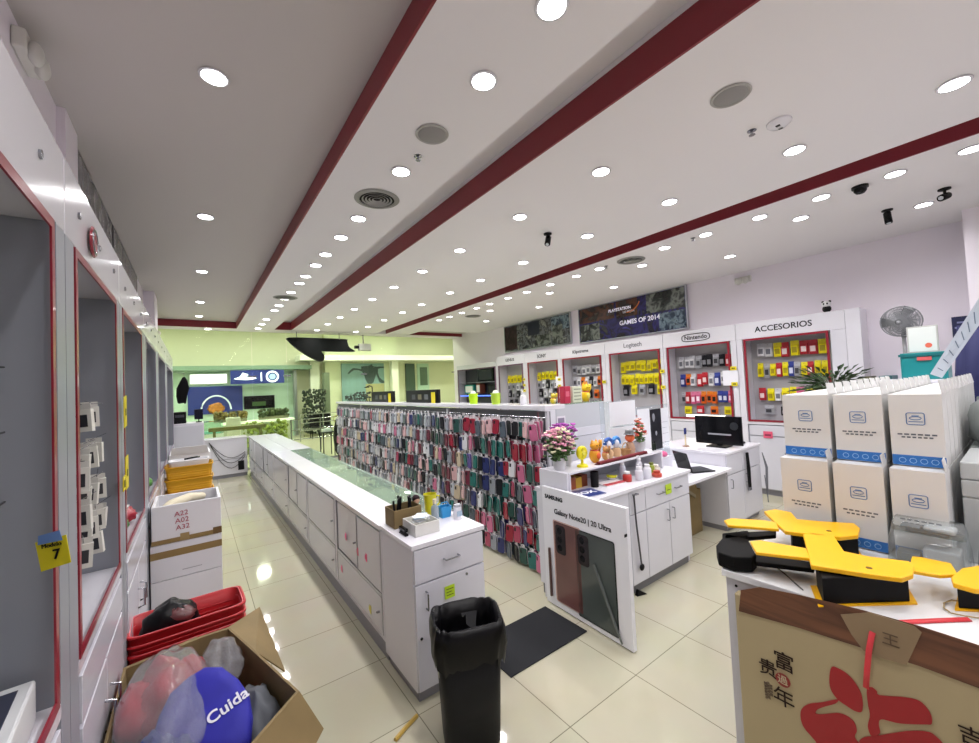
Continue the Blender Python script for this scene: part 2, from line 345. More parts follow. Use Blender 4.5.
# every dimension local: front plane at x=0, body to +x, y along the wall
LPIL_SHADE = M('92969E', .35)  # left pillars: white boards with their shade put into a greyer colour
def wall_cabinet(label, x, y0, y1, oy0, oy1, zb, zt, ztop, depth, side, shelves, words, wsize, wmat, doors=2, trim=RED_TRIM, inner=CAB_IN, border=None):
    t = thing('display_cabinet', label, 'cabinet', (x, y0, 0), 0, 'left wall display cabinets' if side < 0 else 'right wall display cabinets')
    s = side; L = y1 - y0; a, c = oy0 - y0, oy1 - y0; D = depth * s
    MB().box(D, 0, .08, D - .015 * s, L, ztop).build('back_panel', WHITE, t)
    g = MB(); g.box(D - .017 * s, a - .03, zb, D - .022 * s, c + .03, zt); g.build('display_board', inner, t)
    MB().box(0, .002, zt, D - .016 * s, L - .002, ztop).build('header_board', WHITE_GLOSS, t, bevel=.003)
    MB().box(.0, .002, .08, D - .023 * s, a - .02, zt - .001).build('side_pillar', WHITE if s > 0 else LPIL_SHADE, t)
    MB().box(.0, c + .02, .08, D - .023 * s, L - .002, zt - .001).build('side_pillar', WHITE if s > 0 else LPIL_SHADE, t)
    MB().box(0, a - .019, zb - .04, D - .023 * s, c + .019, zb - .001).build('display_floor', WHITE_GLOSS, t)
    ring_frame(a, c, zb, zt - .002, -.01 * s if s > 0 else .002, .012 * s if s > 0 else -.003, .028).build('opening_frame', trim, t)
    for z in shelves:
        MB().box(.06 * s, a - .018, z, D - .024 * s, c + .018, z + .012).build('shelf', CAB_GREY, t)
    MB().box(.02 * s, a - .019, .08, .04 * s, c + .019, zb - .05).build('base_front', CAB_GREY, t)
    n = doors; w = (c - a) / n
    for i in range(n):
        d = MB().box(-.004 * s, a + i * w + .004, .1, .019 * s, a + (i + 1) * w - .004, zb - .22).build('door', DOOR_M, t, bevel=.002)
        hy = a + (i + 1) * w - .06 if i % 2 == 0 else a + i * w + .06
        MB().tube([(-.004 * s, hy, .55), (-.035 * s, hy, .56), (-.035 * s, hy, .66), (-.004 * s, hy, .67)], .006).build('handle', STEEL, d, True)
    MB().box(-.004 * s, a + .004, zb - .205, .019 * s, c - .004, zb - .055).build('drawer_front', DOOR_M, t, bevel=.002)
    MB().box(.05 * s, 0, 0, D, L, .079).build('plinth', EDGE, t)
    if words:
        text(words, wsize, (-.001 * s, (a + c) / 2, (zt + ztop) / 2), (0, -1 * s, 0), (0, 0, 1), wmat, t, bold=.002)
    if border:
        hh, ww = border
        pts = [(ww * math.copysign(abs(math.cos(q)) ** .5, math.cos(q)), hh * math.copysign(abs(math.sin(q)) ** .6, math.sin(q))) for q in [k * 2 * math.pi / 28 for k in range(28)]]
        MB().tube([(-.004 * s, (a + c) / 2 - p[0], (zt + ztop) / 2 + p[1]) for p in pts], .007, 6, closed=True).build('emblem_border', wmat, t, True)
    return t
DK = M('2A2A30', .4); GR = M('77777F', .4)
RC = [ # y0,y1, opening, words, size, label
 (1.45, 2.775, 1.63, 2.67, 'ACCESORIOS', .118, 'white display cabinet with red frame and ACCESORIOS header, right end of the wall row'),
 (2.778, 4.0, 2.88, 3.93, 'Nintendo', .1, 'white display cabinet with red frame and bordered rounded logo header'),
 (4.003, 5.29, 4.08, 5.18, 'Logitech', .12, 'display cabinet under the large game poster with yellow packs and pale grey header word'),
 (5.293, 6.57, 5.4, 6.49, 'Klipxtreme', .1, 'display cabinet with black header word behind the yellow smiling ornament'),
 (6.573, 7.8, 6.66, 7.7, 'SONY', .12, 'white display cabinet with short dark four-letter header below the left game poster'),
 (7.803, 9.0, 7.9, 8.93, 'GENIUS', .11, 'narrow-looking display cabinet with dark header word next to the electronics shelf'),
 (9.003, 11.15, 9.08, 11.1, '', .1, 'farthest right wall cabinet, open shelf of speakers and electronics')]
rcab = []
for i, (y0, y1, a, c, w, sz, lab) in enumerate(RC):
    pale = M('DDD6E4', .4)
    rcab.append(wall_cabinet(lab, 6.9, y0, y1, a, c, 1.1, 2.37, 2.62 if i < 6 else 2.5, .34, 1, (), w, sz, GR if w == 'Logitech' else DK,
                             trim=RED_TRIM if i < 5 else M('6E4A63', .4), inner=M('A9A7AB', .5) if i < 6 else M('3A3C44', .6), border=(.062, .235) if i == 1 else None))
# white end panel of the row
tag(MB().box(6.9, 1.30, 0, 7.25, 1.448, 2.62).build('end_panel', WHITE_GLOSS), 'tall white end panel closing the right wall cabinet row', 'panel')
LCAB = [(.25, 1.74, .42, 1.62), (1.742, 2.86, 1.87, 2.76), (2.862, 4.15, 2.98, 4.0), (4.152, 5.5, 4.33, 5.35), (5.502, 7.2, 5.75, 7.0), (7.202, 9.6, 7.5, 9.3)]
ldesc = ['nearest grey-lined display cabinet at the left edge of the photo', 'second left wall cabinet, hung with white boxed accessories', 'third left wall cabinet, with a green pack and yellow tags on its frame',
         'fourth left wall cabinet from the camera, almost empty', 'fifth left wall cabinet from the camera, empty and grey', 'farthest left wall display cabinet near the hanging black garment']
lcab = []
for i, (y0, y1, a, c) in enumerate(LCAB):
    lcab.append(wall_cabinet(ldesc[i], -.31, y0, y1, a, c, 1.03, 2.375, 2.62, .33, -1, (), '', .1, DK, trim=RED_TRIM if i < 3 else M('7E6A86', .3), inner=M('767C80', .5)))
    for k in range(3):
        yy = y0 + (y1 - y0) * (k + .5) / 3
        MB().lathe([(.012, 0), (.012, .006), (.001, .008)], 10, (0, 0, 0), axis='x').build('screw_cap', STEEL, lcab[-1], True, loc=(0, yy - y0, 2.5))
t = thing('round_badge', 'dark red round badge on the left cabinet header above the second opening', 'badge', (-.305, 2.12, 2.47))
MB().lathe([(.001, 0), (.055, 0), (.06, .004), (.055, .01), (.001, .01)], 24, axis='x').build('disc', RED_TRIM, t, True)
MB().lathe([(.04, .01), (.045, .013), (.05, .01)], 24, axis='x', caps=(False, False)).build('rim_line', STEEL, t, True)
# left wall pictures above the cabinets
POST_L = collage_mat(['26242A', '5B5A60', '8A878C', '3A3338'], 5)
for i, (y0, y1) in enumerate([(3.78, 5.25), (5.3, 7.4)]):
    t = thing('wall_poster', ['dark poster high on the left wall behind the white post', 'second dark poster high on the left wall, farther along'][i], 'poster', (XL, y0, 2.8))
    MB().box(0, 0, 0, .03, y1 - y0, .8).build('frame', M('4A484C', .4), t)
    MB().box(.03, .03, .03, .032, y1 - y0 - .03, .77).build('picture', POST_L, t)
struct(MB().box(XL, 3.42, 2.63, XL + .04, 3.74, ZR - .021).build('wall_post', WALL_M))
struct(MB().box(XL, 8.6, 2.63, XL + .14, 9.3, ZR - .021).build('wall_post_far', WALL_M))
# game posters on the right wall
def poster(y0, y1, z0, z1, label):
    t = thing('game_poster', label, 'poster', (XR, y0, z0), 0, 'framed game posters')
    MB().box(-.05, 0, 0, 0, y1 - y0, z1 - z0).build('frame', ALU, t)
    return t
PM1 = collage_mat(['15151A', '2C2E35', '6C7074', '101014', '8E908C', '301A1A'], 5); PM2 = collage_mat(['100E18', '15122C', '2E2870', '100E18', '4A44A8'], 4)
PM3 = collage_mat(['0E1212', '262C2A', '7E847E', '101214'], 6); PM4 = collage_mat(['120E10', '2A1A18', '5A3220', '1C1820'], 4); PM5 = collage_mat(['18202A', '26384E', '7E929E', '20242A'], 8)
p = poster(6.46, 8.98, 2.74, 3.49, 'dark collage game poster on the left, above the header of the far cabinets')
def tile(par, ya, yb, za, zb, m, k=0): MB().box(-.052 - k * .001, ya, za, -.05, yb, zb).build('picture', m, par)
tile(p, .02, 2.5, .02, .73, PM1); tile(p, .04, .62, .38, .71, PM5, 1); tile(p, .66, 1.25, .04, .33, PM3, 1); tile(p, 1.05, 1.5, .36, .71, M('1B2230', .3), 1); tile(p, 1.95, 2.48, .06, .7, M('2A1A1E', .3, var=.5, vscale=9), 1); tile(p, .25, .6, .05, .5, PM3, 2)
p = poster(3.67, 6.21, 2.7, 3.5, 'large GAMES OF 2014 poster with orange arc and purple middle')
tile(p, .02, 2.52, .02, .78, PM2); tile(p, 1.95, 2.5, .04, .4, PM3, 1); tile(p, 1.55, 2.5, .44, .77, PM4, 1); tile(p, .03, .55, .03, .36, PM5, 1); tile(p, .03, .8, .4, .77, PM3, 1); tile(p, 1.0, 1.5, .42, .77, PM4, 1)
text('GAMES OF 2014', .13, (-.053, .98, .3), (0, -1, 0), (0, 0, 1), M('E8E4F4', .4, emit=.3), p, bold=.003)
text('PLAYSTATION', .085, (-.053, 1.42, .6), (0, -1, 0), (0, 0, 1), M('E8E4F4', .4, emit=.3), p, bold=.003)
text('LO MEJOR', .06, (-.053, 1.2, .52), (0, -1, 0), (0, 0, 1), M('E8E4F4', .4), p, bold=.002)
MB().tube([(-.056, 1.25 - .32 * math.sin(q), .5 + .25 * (1 - math.cos(q))) for q in [k * .16 for k in range(9)]], .012, 6).build('orange_arc', M('D9762A', .4), p, True)
# panda toy
t = thing('panda_toy', 'small black and white panda toy sitting on the end of the cabinet header', 'toy', (7.0, 1.65, 2.62))
MB().blob((0, 0, .05), (.045, .05, .05)).build('body', BLACK, t, 'all')
MB().blob((-.01, 0, .115), (.045, .05, .043)).build('head', M('EDEDED', .6), t, 'all')
for s in (-1, 1):
    MB().blob((0, s * .038, .15), .016, 8, 6).build('ear', BLACK, t, 'all'); MB().blob((-.048, s * .018, .118), (.008, .011, .013), 8, 6).build('eye_patch', BLACK, t, 'all')
# ------------------------------------------------------------ goods in the right wall cabinets
def packet(w, h, d, body, card, win):
    b = MB()
    b.box(-.002, -w / 2, -h, .002, w / 2, 0, 0); b.box(-d, -w * .42, -h * .95, -.002, w * .42, -h * .28, 1)
    b.box(-d - .001, -w * .3, -h * .8, -d, w * .3, -h * .42, 2); b.tube([(.05, 0, -.015), (-.05, 0, -.015)], .002, 5, 3)
    return b.mesh('accessory_packet', [card, body, win, STEEL])
pk_cols = {'yellow': ('E3D500', 'EEE32A', '9A8C14'), 'red': ('B01A2A', 'C2303A', 'EAD9D9'), 'white': ('DCDCE0', 'C9CACF', '6E7078'), 'orange': ('CF5A1A', 'D87D22', '2B2320'), 'blue': ('2C3A86', '3B4AA0', 'D5D8E8'),
           'black': ('1E1E22', '2B2B30', '8A8A90'), 'grey': ('9C9DA3', 'B8B9BF', '3A3A40'), 'teal': ('1E8A8A', '2AA0A0', 'D5E8E8'), 'pink': ('C2557F', 'D67A9C', 'F0E0E8')}
pk_mesh = {k: packet(.1, .15, .03, M(v[0], .3), M(v[1], .4), M(v[2], .3)) for k, v in pk_cols.items()}
cabname = ['the ACCESORIOS cabinet', 'the cabinet with the bordered logo', 'the cabinet under the large poster', 'the cabinet behind the yellow ornament', 'the cabinet below the left poster', 'the cabinet next to the electronics shelf']
plans = [  # (z hang, colours right-to-left from low y)
 [(2.29, ['yellow', 'red', 'red', 'yellow', 'red', 'yellow', 'white', 'white']), (1.98, ['yellow', 'yellow', 'red', 'yellow', 'grey', 'blue', 'yellow', 'red', 'yellow', 'grey', 'yellow']), (1.6, ['red', 'yellow', 'yellow', 'pink', 'yellow', 'yellow', 'white', 'yellow', 'red']), (1.32, ['black', 'red', 'black', 'grey'])],
 [(2.19, ['red', 'black', 'grey', 'black', 'black', 'grey', 'white', 'white', 'white']), (1.88, ['black', 'white', 'blue', 'white', 'red', 'red', 'white', 'orange', 'blue']), (1.56, ['pink', 'blue', 'blue', 'orange', 'orange', 'orange', 'pink', 'pink', 'red', 'grey']), (1.3, ['yellow', 'orange', 'red', 'yellow'])],
 [(2.19, ['yellow'] * 8), (1.93, ['yellow'] * 9), (1.72, ['yellow', 'black', 'grey', 'yellow', 'black'])],
 [(2.2, ['grey', 'white', 'grey', 'white', 'white', 'grey', 'grey']), (1.93, ['white', 'orange', 'white', 'black', 'white', 'orange', 'white', 'grey']), (1.65, ['black', 'orange', 'black', 'grey', 'black'])],
 [(2.12, ['yellow'] * 6), (1.9, ['grey', 'white', 'grey', 'black', 'white', 'grey']), (1.68, ['white', 'black', 'white', 'white', 'black']), (1.45, ['black', 'grey', 'black', 'black', 'grey'])],
 [(2.08, ['yellow'] * 6), (1.88, ['grey', 'grey', 'white', 'grey', 'grey']), (1.66, ['black', 'white', 'black', 'grey', 'black']), (1.42, ['black', 'grey', 'black', 'black'])]]
for ci, plan in enumerate(plans):
    a, c = RC[ci][2] + .08, RC[ci][3] - .08
    for ri, (z, cols) in enumerate(plan):
        n = len(cols)
        for k, col in enumerate(cols):
            y = a + (c - a) * (k + .5) / n + random.uniform(-.01, .01)
            o = bpy.data.objects.new('accessory_packet', pk_mesh[col]); C.objects.link(o); o.location = (7.16, y, z + random.uniform(-.012, .012))
            o.scale = (1, min(1.25, (c - a) / n / .105), random.uniform(1.25, 1.5) if z > 1.35 else .9); o.rotation_euler = (0, random.uniform(-.05, .05), random.uniform(-.06, .06))
            tag(o, '%s packet in %s, %s row, %s from right' % (col, cabname[ci], ordw(ri + 1), ordw(k + 1)), 'packet', 'packets hanging in ' + cabname[ci])
# electronics on the farthest cabinet
def simplebox(name, label, cat, lo, hi, m, extra=None, group=None, bevel=.004):
    t = thing(name, label, cat, ((lo[0] + hi[0]) / 2, (lo[1] + hi[1]) / 2, lo[2]), 0, group)
    hx_, hy_, hz_ = (hi[0] - lo[0]) / 2, (hi[1] - lo[1]) / 2, hi[2] - lo[2]
    MB().box(-hx_, -hy_, 0, hx_, hy_, hz_).build('body', m, t, bevel=bevel)
    return t, hx_, hy_, hz_
for (name, label, cat, lo, hi, m) in [
    ('flat_television', 'dark television standing in the farthest right wall cabinet', 'television', (6.98, 9.3, 1.95), (7.03, 10.1, 2.36), BLACK_GL),
    ('teal_box', 'teal electronics carton at the left of the farthest cabinet', 'box', (6.95, 10.3, 1.6), (7.15, 10.8, 1.88), M('1E7D72', .5)),
    ('brown_box', 'brown electronics carton in the middle of the farthest cabinet', 'box', (6.95, 9.95, 1.6), (7.15, 10.15, 1.9), M('6E3A2C', .5)),
    ('speaker_box', 'black speaker box leaning at the right of the farthest cabinet', 'speaker', (6.92, 9.1, 1.55), (7.12, 9.5, 1.85), BLACK)]:
    t, a_, b_, c_ = simplebox(name, label, cat, lo, hi, m)
    MB().box(-a_ - .002, -b_ * .8, c_ * .15, -a_, b_ * .8, c_ * .85).build('front_face', M('26282E', .3) if 'tele' in name or 'speaker' in name else M('D8D8D8', .5), t)
t = thing('glass_shelf', 'glass shelf with a glowing blue front edge in the farthest cabinet', 'shelf', (6.92, 9.15, 1.53))
MB().box(.01, 0, 0, .3, 1.85, .012).build('shelf_board', CAB_GREY, t)
MB().box(-.005, 0, -.005, .01, 1.85, .02).build('light_strip', M('4A6CF0', .4, emit=3), t)
MB().box(6.96, 9.1, 1.94, 7.2, 11.08, 1.949).build('shelf', CAB_GREY, rcab[6], loc=(-6.9, -9.003, 0))
# ------------------------------------------------------------ long showcase counter
def handle_bar(par, p0, p1, off, r=.005, name='handle'):
    p0, p1, off = Vector(p0), Vector(p1), Vector(off)
    return MB().tube([p0, p0 + off * .9, p0 + off + (p1 - p0) * .08, p1 + off - (p1 - p0) * .08, p1 + off * .9, p1], r, 8).build(name, STEEL, par, True)
# drawer cabinet that closes the near end (faces the camera side, -y)
t = thing('drawer_cabinet', 'white drawer cabinet at the near end of the long counter, behind the black bin', 'cabinet', (1.02, 2.22, 0))
MB().box(0, .02, .07, .5, .5, .895).build('body', WHITE, t)
MB().box(-.012, 0, .896, .515, .505, .925).build('worktop', WHITE_GLOSS, t, bevel=.003)
MB().box(.02, .04, 0, .48, .48, .069).build('plinth', EDGE, t)
d = MB().box(.004, .0, .695, .496, .019, .89).build('drawer_front', DOOR_M, t, bevel=.002)
handle_bar(d, (.2, 0, .795), (.3, 0, .795), (0, -.03, 0))
d = MB().box(.004, .0, .08, .496, .019, .685).build('door', DOOR_M, t, bevel=.002)
handle_bar(d, (.07, 0, .54), (.07, 0, .64), (0, -.03, 0))
MB().lathe([(.001, -.004), (.009, -.004), (.009, 0)], 12, (.03, 0, .38), axis='y').build('lock', STEEL, d, True)
MB().lathe([(.001, -.004), (.009, -.004), (.009, 0)], 12, (.36, 0, .655), axis='y').build('lock', STEEL, d, True)
t2 = thing('price_note', 'lime yellow handwritten note stuck on the drawer cabinet door above the black bin', 'note', (1.245, 2.216, .6))
MB().box(-.03, -.002, -.05, .04, 0, .025).build('paper', LIME, t2)
for i, w in enumerate((.05, .04, .05)): MB().box(-.02, -.003, .004 - i * .018, -.02 + w, -.002, .008 - i * .018).build('ink_line', M('3A4A10', .6), t2)
mods = [2.725, 3.86, 5.0, 6.2, 7.45, 8.7, 9.9, 11.05]
def showcase(y0, y1, i, style):
    t = thing('showcase_counter', ['nearest glass-topped showcase counter with two sliding doors and pink marks', 'second glass-topped showcase counter from the drawer cabinet', 'third glass-topped showcase counter from the drawer cabinet', 'fourth glass-topped showcase counter from the drawer cabinet',
        'fifth glass-topped showcase counter, past the middle of the row', 'sixth glass-topped showcase counter of the long row', 'farthest glass-topped showcase counter at the corner'][i], 'counter', (1.02, y0, 0), 0, 'glass-topped showcase counters')
    L = y1 - y0; W_ = .58
    MB().box(.02, .0, .1, W_ - .02, L, .16).build('bottom_board', WHITE, t)
    MB().box(.02, 0, 0, W_ - .03, L, .099).build('plinth', EDGE, t)
    MB().box(.0, 0, .161, W_ - .012, .02, .88).build('end_board', WHITE, t); MB().box(.0, L - .02, .161, W_ - .012, L, .88).build('end_board', WHITE, t)
    MB().box(-.008, 0, .88, .26, L - .003, .915).build('worktop', WHITE_GLOSS, t, bevel=.003)
    if i < 4: MB().box(.262, 0, .903, W_, L - .003, .913).build('glass_top', CASEGLASS, t)
    else: MB().box(.262, 0, .903, W_, L - .003, .915).build('worktop', WHITE_GLOSS, t)
    b = MB(); b.box(.262, 0, .888, W_, .015, .902); b.box(.262, L - .018, .888, W_, L - .003, .902); b.box(W_ - .012, .015, .888, W_, L - .018, .902)
    b.build('metal_edge', ALU, t)
    MB().box(W_ - .008, .021, .45, W_ - .002, L - .021, .887).build('front_glass', CASEGLASS, t)
    MB().box(W_ - .011, .021, .161, W_ - .001, L - .021, .449).build('front_board', WHITE, t)
    MB().box(.04, .021, .6, W_ - .02, L - .021, .61).build('glass_shelf', CASEGLASS, t)
    MB().box(.02, .021, .43, W_ - .02, L - .021, .445).build('inner_floor', WHITE, t)
    # back face towards the aisle (x = 0)
    MB().box(.001, .021, .161, .02, .04, .878).build('stile', EDGE, t); MB().box(.001, L - .04, .161, .02, L - .021, .878).build('stile', EDGE, t)
    MB().box(-.001, .04, .42, .018, L - .04, .44).build('middle_rail', ALU, t)
    if style == 0:
        h = L * .47
        MB().box(.0, .045, .445, .016, h + .01, .86).build('sliding_door', DOOR_M, t, bevel=.002); MB().box(.008, h - .01, .445, .024, L - .045, .86).build('sliding_door', DOOR_M, t, bevel=.002)
        MB().box(-.003, h - .005, .445, .001, h + .012, .86).build('door_edge_rail', EDGE, t)
        MB().lathe([(.001, -.02), (.008, -.02), (.008, 0)], 10, (0, h + .04, .64), axis='x').build('lock', STEEL, t, True)
    else:
        MB().box(.0, .045, .445, .016, L - .045, .86).build('door', DOOR_M, t, bevel=.002)
        MB().lathe([(.001, -.02), (.008, -.02), (.008, 0)], 10, (0, .08, .66), axis='x').build('lock', STEEL, t, True)
    MB().box(.0, .045, .165, .016, L - .045, .415).build('lower_door', DOOR_M, t, bevel=.002)
    MB().lathe([(.001, -.02), (.008, -.02), (.008, 0)], 10, (0, .09, .3), axis='x').build('lock', STEEL, t, True)
    return t
sc = [showcase(mods[i], mods[i + 1], i, 0 if i % 2 == 0 else 1) for i in range(7)]
for (y, z, c, nm) in ((3.55, .62, 'E86A9A', 'upper left'), (3.25, .585, 'E8607F', 'middle'), (3.05, .6, 'EE5C86', 'near the lock'), (3.7, .3, 'E87898', 'lower'), (3.0, .24, 'E0D868', 'yellow, bottom')):
    b = MB(); b.box(-.0012, -.02, -.03, 0, .012, .03); b.box(-.0012, .014, -.018, 0, .03, .012)
    tag(b.build('paper_sticker', M(c, .6), None, loc=(1.018 if z < .44 else 1.0185, y, z)), 'small %s scrap stuck on the nearest showcase back, %s' % ('yellow' if nm[0] == 'y' else 'pink', nm), 'sticker', 'scraps stuck on the nearest showcase')
# small stock inside the glass showcases
icol = [M(c, .4) for c in ('3B3E46', 'C9CCD2', '7C2B38', 'D8D2B8', '2F4E6E', '9DA6A0')]
inum = 0
for i in range(5):
    y0, y1 = mods[i], mods[i + 1]
    for k in range(6 if i < 3 else 4):
        yy = y0 + .12 + (y1 - y0 - .24) * k / (5 if i < 3 else 3); xx = 1.02 + random.uniform(.32, .48); r = random.uniform(.03, .045)
        b = MB(); b.box(-r, -r * 1.3, 0, r, r * 1.3, .035); b.box(-r * .7, -r, .035, r * .7, r, .042, 1)
        o = b.build('boxed_gadget', [icol[(k + i) % 6], icol[(k * 2 + i + 1) % 6]], None, loc=(xx, yy, .61)); o.rotation_euler = (0, 0, random.uniform(-.4, .4))
        tag(o, 'small boxed gadget on the glass shelf of the %s showcase, %s from its near end' % (ordw(i + 1), ordw(k + 1)), 'gadget', 'gadgets inside the showcases')
# back counter closing the aisle, with cables and printer
t = thing('low_counter', 'white low counter crossing the far end of the aisle with hanging cables', 'counter', (-.3, 11.1, 0))
MB().box(0, 0, .08, 1.29, .5, .88).build('body', WHITE, t); MB().box(-.01, -.02, .881, 1.3, .5, .91).build('worktop', WHITE_GLOSS, t, bevel=.003); MB().box(.02, .03, 0, 1.28, .48, .079).build('plinth', EDGE, t)
MB().box(.5, -.003, .42, 1.28, 0, .43).build('panel_joint', EDGE, t)
MB().box(1.1, -.02, .15, 1.22, 0, .36).build('power_box', BLACK, t, bevel=.004)
for k in range(3):
    pts = [(.55 + .7 * q / 10, -.02, .85 - (.28 + .12 * k) * math.sin(math.pi * q / 10 * .9) - .02 * q) for q in range(11)]
    MB().tube(pts, .006, 6).build('cable', BLACK, t, True)
t = thing('white_cabinet', 'white box cabinet holding black devices at the far end of the aisle', 'cabinet', (-.4, 9.7, 0))
MB().box(.05, 0, 0, .55, .7, 1.38).build('body', WHITE, t, bevel=.004); MB().box(.07, -.012, .05, .53, 0, 1.33).build('door', DOOR_M, t, bevel=.003); MB().lathe([(.001, -.02), (.01, -.02), (.01, 0)], 10, (.48, -.012, .6), axis='y').build('knob', STEEL, t, True)
t = thing('receipt_printer', 'black printer on the white cabinet at the far end of the aisle', 'printer', (-.13, 9.85, 1.381))
MB().box(-.2, 0, 0, .0, .4, .22).build('body', BLACK, t, bevel=.01); MB().box(-.17, -.005, .12, -.03, 0, .17).build('slot', M('3A3A44', .3), t)
t = thing('cash_register', 'dark monitor back beside the printer at the far end of the aisle', 'monitor', (.02, 9.85, 1.381))
MB().box(-.02, 0, .06, .12, .05, .26).build('screen', M('1A1A2A', .3), t, bevel=.005); MB().box(0, .0, 0, .1, .2, .015).build('foot', BLACK, t); MB().box(.04, .02, .015, .06, .04, .06).build('neck', BLACK, t)
# black garment hanging by the glass
t = thing('hanging_garment', 'black garment hanging at the far end of the left cabinets', 'jacket', (-.2, 10.4, 1.78)); t.scale = (.7, .7, .7)
MB().loft([superring(0, 0, 0, .1, .04, 20, 2.5, .3, 3), superring(0, 0, .2, .13, .05, 20, 2.5, .25, 4), superring(.03, 0, .42, .15, .05, 20, 2.5, .25, 5), superring(.05, 0, .62, .09, .035, 20, 2.5, .2, 6), superring(.06, 0, .75, .03, .02, 20, 2.5, .1, 7)]).build('cloth', M('101012', .9, bump=.4, bscale=20), t, 'all')
MB().tube([(.06, 0, .74), (.06, 0, .86), (-.1, 0, .9), (-.627, 0, .9)], .006, 6).build('hook', STEEL, t, True)
# white boxes stacked in the aisle
STY = M('E3E3E6', .6, bump=.15, bscale=120); TAPE = M('8A7448', .35)
def open_box(name, label, cat, x0, y0, x1, y1, z0, z1, m, wall=.02, group=None):
    t = thing(name, label, cat, (x0, y0, z0), 0, group); w, d, h = x1 - x0, y1 - y0, z1 - z0
    b = MB(); b.box(0, 0, 0, w, wall, h); b.box(0, d - wall, 0, w, d, h); b.box(0, wall, 0, wall, d - wall, h); b.box(w - wall, wall, 0, w, d - wall, h); b.box(wall, wall, 0, w - wall, d - wall, wall)
    b.build('body', m, t, bevel=.004); return t, w, d, h
t, w, d, h = open_box('foam_box', 'open white foam box with red handwriting, top of the aisle stack', 'box', -.29, 4.2, .17, 4.7, .7, 1.0, STY, .022, 'white boxes stacked in the aisle')
MB().box(-.002, -.003, .0, w + .002, -.001, .035).build('tape_band', TAPE, t); MB().box(.18, -.004, .0, .24, -.003, .06).build('tape_patch', M('9A8458', .35), t); MB().box(.4, -.004, .0, .462, -.003, .055).build('tape_patch', M('6B5430', .35), t)
for k, s_ in enumerate(('A22', 'A02', 'A32')): text(s_, .055, (.19 + .004 * k, -.002, .22 - k * .055), (1, 0, .06), (0, 0, 1), M('B05060', .6), t, name='handwriting')
t2 = thing('rolled_paper', 'cream rolled paper lying in the open foam box', 'paper', (-.25, 4.25, .93))
MB().tube([(.0, 0, 0), (.08, .1, .05), (.2, .25, .055), (.3, .38, .02)], [.03, .035, .035, .03], 12).build('roll', M('DCD3B8', .7), t2, True)
MB().blob((.22, .12, -.07), (.16, .14, .09), 16, 8, .3, 4, 2).build('crumpled_bag', M('D8D8DC', .5), t2, 'all')
for (z0, z1, lab) in ((.415, .698, 'closed white box sealed with brown tape, middle of the aisle stack'), (.0, .413, 'plain white box at the bottom of the aisle stack')):
    t = thing('carton', lab, 'box', (-.3, 4.2, z0), 0, 'white boxes stacked in the aisle'); h = z1 - z0
    MB().box(0, 0, 0, .47, .5, h - .002).build('body', M('D9D9DF', .55), t, bevel=.004)
    if z0 > 0:
        MB().box(-.001, -.002, h - .11, .471, 0, h - .055).build('tape_band', TAPE, t); MB().box(.2, -.0015, .05, .33, 0, .055).build('printed_line', M('9C9CA4', .5), t)
# yellow shopping baskets farther along
def basket(name, w, d, h, m, taper=.86, wires=5, thin=.004):
    """open basket, rim at z=h, origin at the bottom centre"""
    b = MB(); rings = []
    def rr(k, z): return superring(0, 0, z, w / 2 * k, d / 2 * k, 28, 8)
    b.loft([rr(taper, 0), rr(taper + (1 - taper) * .55, h * .55), rr(1, h - .012), rr(1.035, h - .012), rr(1.035, h), rr(.985, h), rr(taper + (1 - taper) * .5, h * .5), rr(taper * .97, thin)], 0, (True, True))
    for i in range(wires):
        z = h * (.2 + .6 * i / wires); k = taper + (1 - taper) * z / h + .006
        b.tube([(p[0], p[1], p[2]) for p in superring(0, 0, z, w / 2 * k, d / 2 * k, 28, 8)], .004, 6, 0, True)
    return b.mesh(name, m, True)
bm_ = basket('body', .48, .34, .24, M('D9A21A', .45))
for i in range(6):
    t = thing('shopping_basket', 'yellow shopping basket nested in the stack behind the white boxes, %s from the bottom' % ordw(i + 1), 'basket', (-.06, 6.42, .0 + .158 * i), 0, 'nested yellow baskets')
    o = bpy.data.objects.new('body', bm_); C.objects.link(o); o.parent = t
    MB().tube([(-.235, .0, .235), (-.235, .15, .245), (.235, .15, .245), (.235, 0, .235)], .006, 6).build('handle', M('B08A20', .4), t, True)
t = thing('foam_tray', 'white foam tray lying in the top yellow basket', 'tray', (-.06, 6.42, 1.0))
MB().loft([superring(0, 0, 0, .19, .12, 24, 6), superring(0, 0, .09, .21, .14, 24, 6), superring(0, 0, .09, .19, .12, 24, 6), superring(0, 0, .02, .17, .1, 24, 6)]).build('tray', STY, t, True)
MB().tube([(-.05, -.05, .1), (.08, -.02, .11), (.1, .05, .1)], .012, 8).build('dark_tool', BLACK, t, True)
for (nm, lab, x0, y0, x1, y1, z1) in (('carton', 'white carton in the aisle behind the yellow baskets', -.3, 7.3, .18, 7.9, 1.06),):
    t, w, d, h = open_box(nm, lab, 'box', x0, y0, x1, y1, 0, z1, STY, .02)
    MB().prism([(0, 0), (.44, 0), (.42, .12), (.02, .12)], (.02, .0, h), (1, 0, 0), (0, -.3, .9), .006).build('open_flap', STY, t)
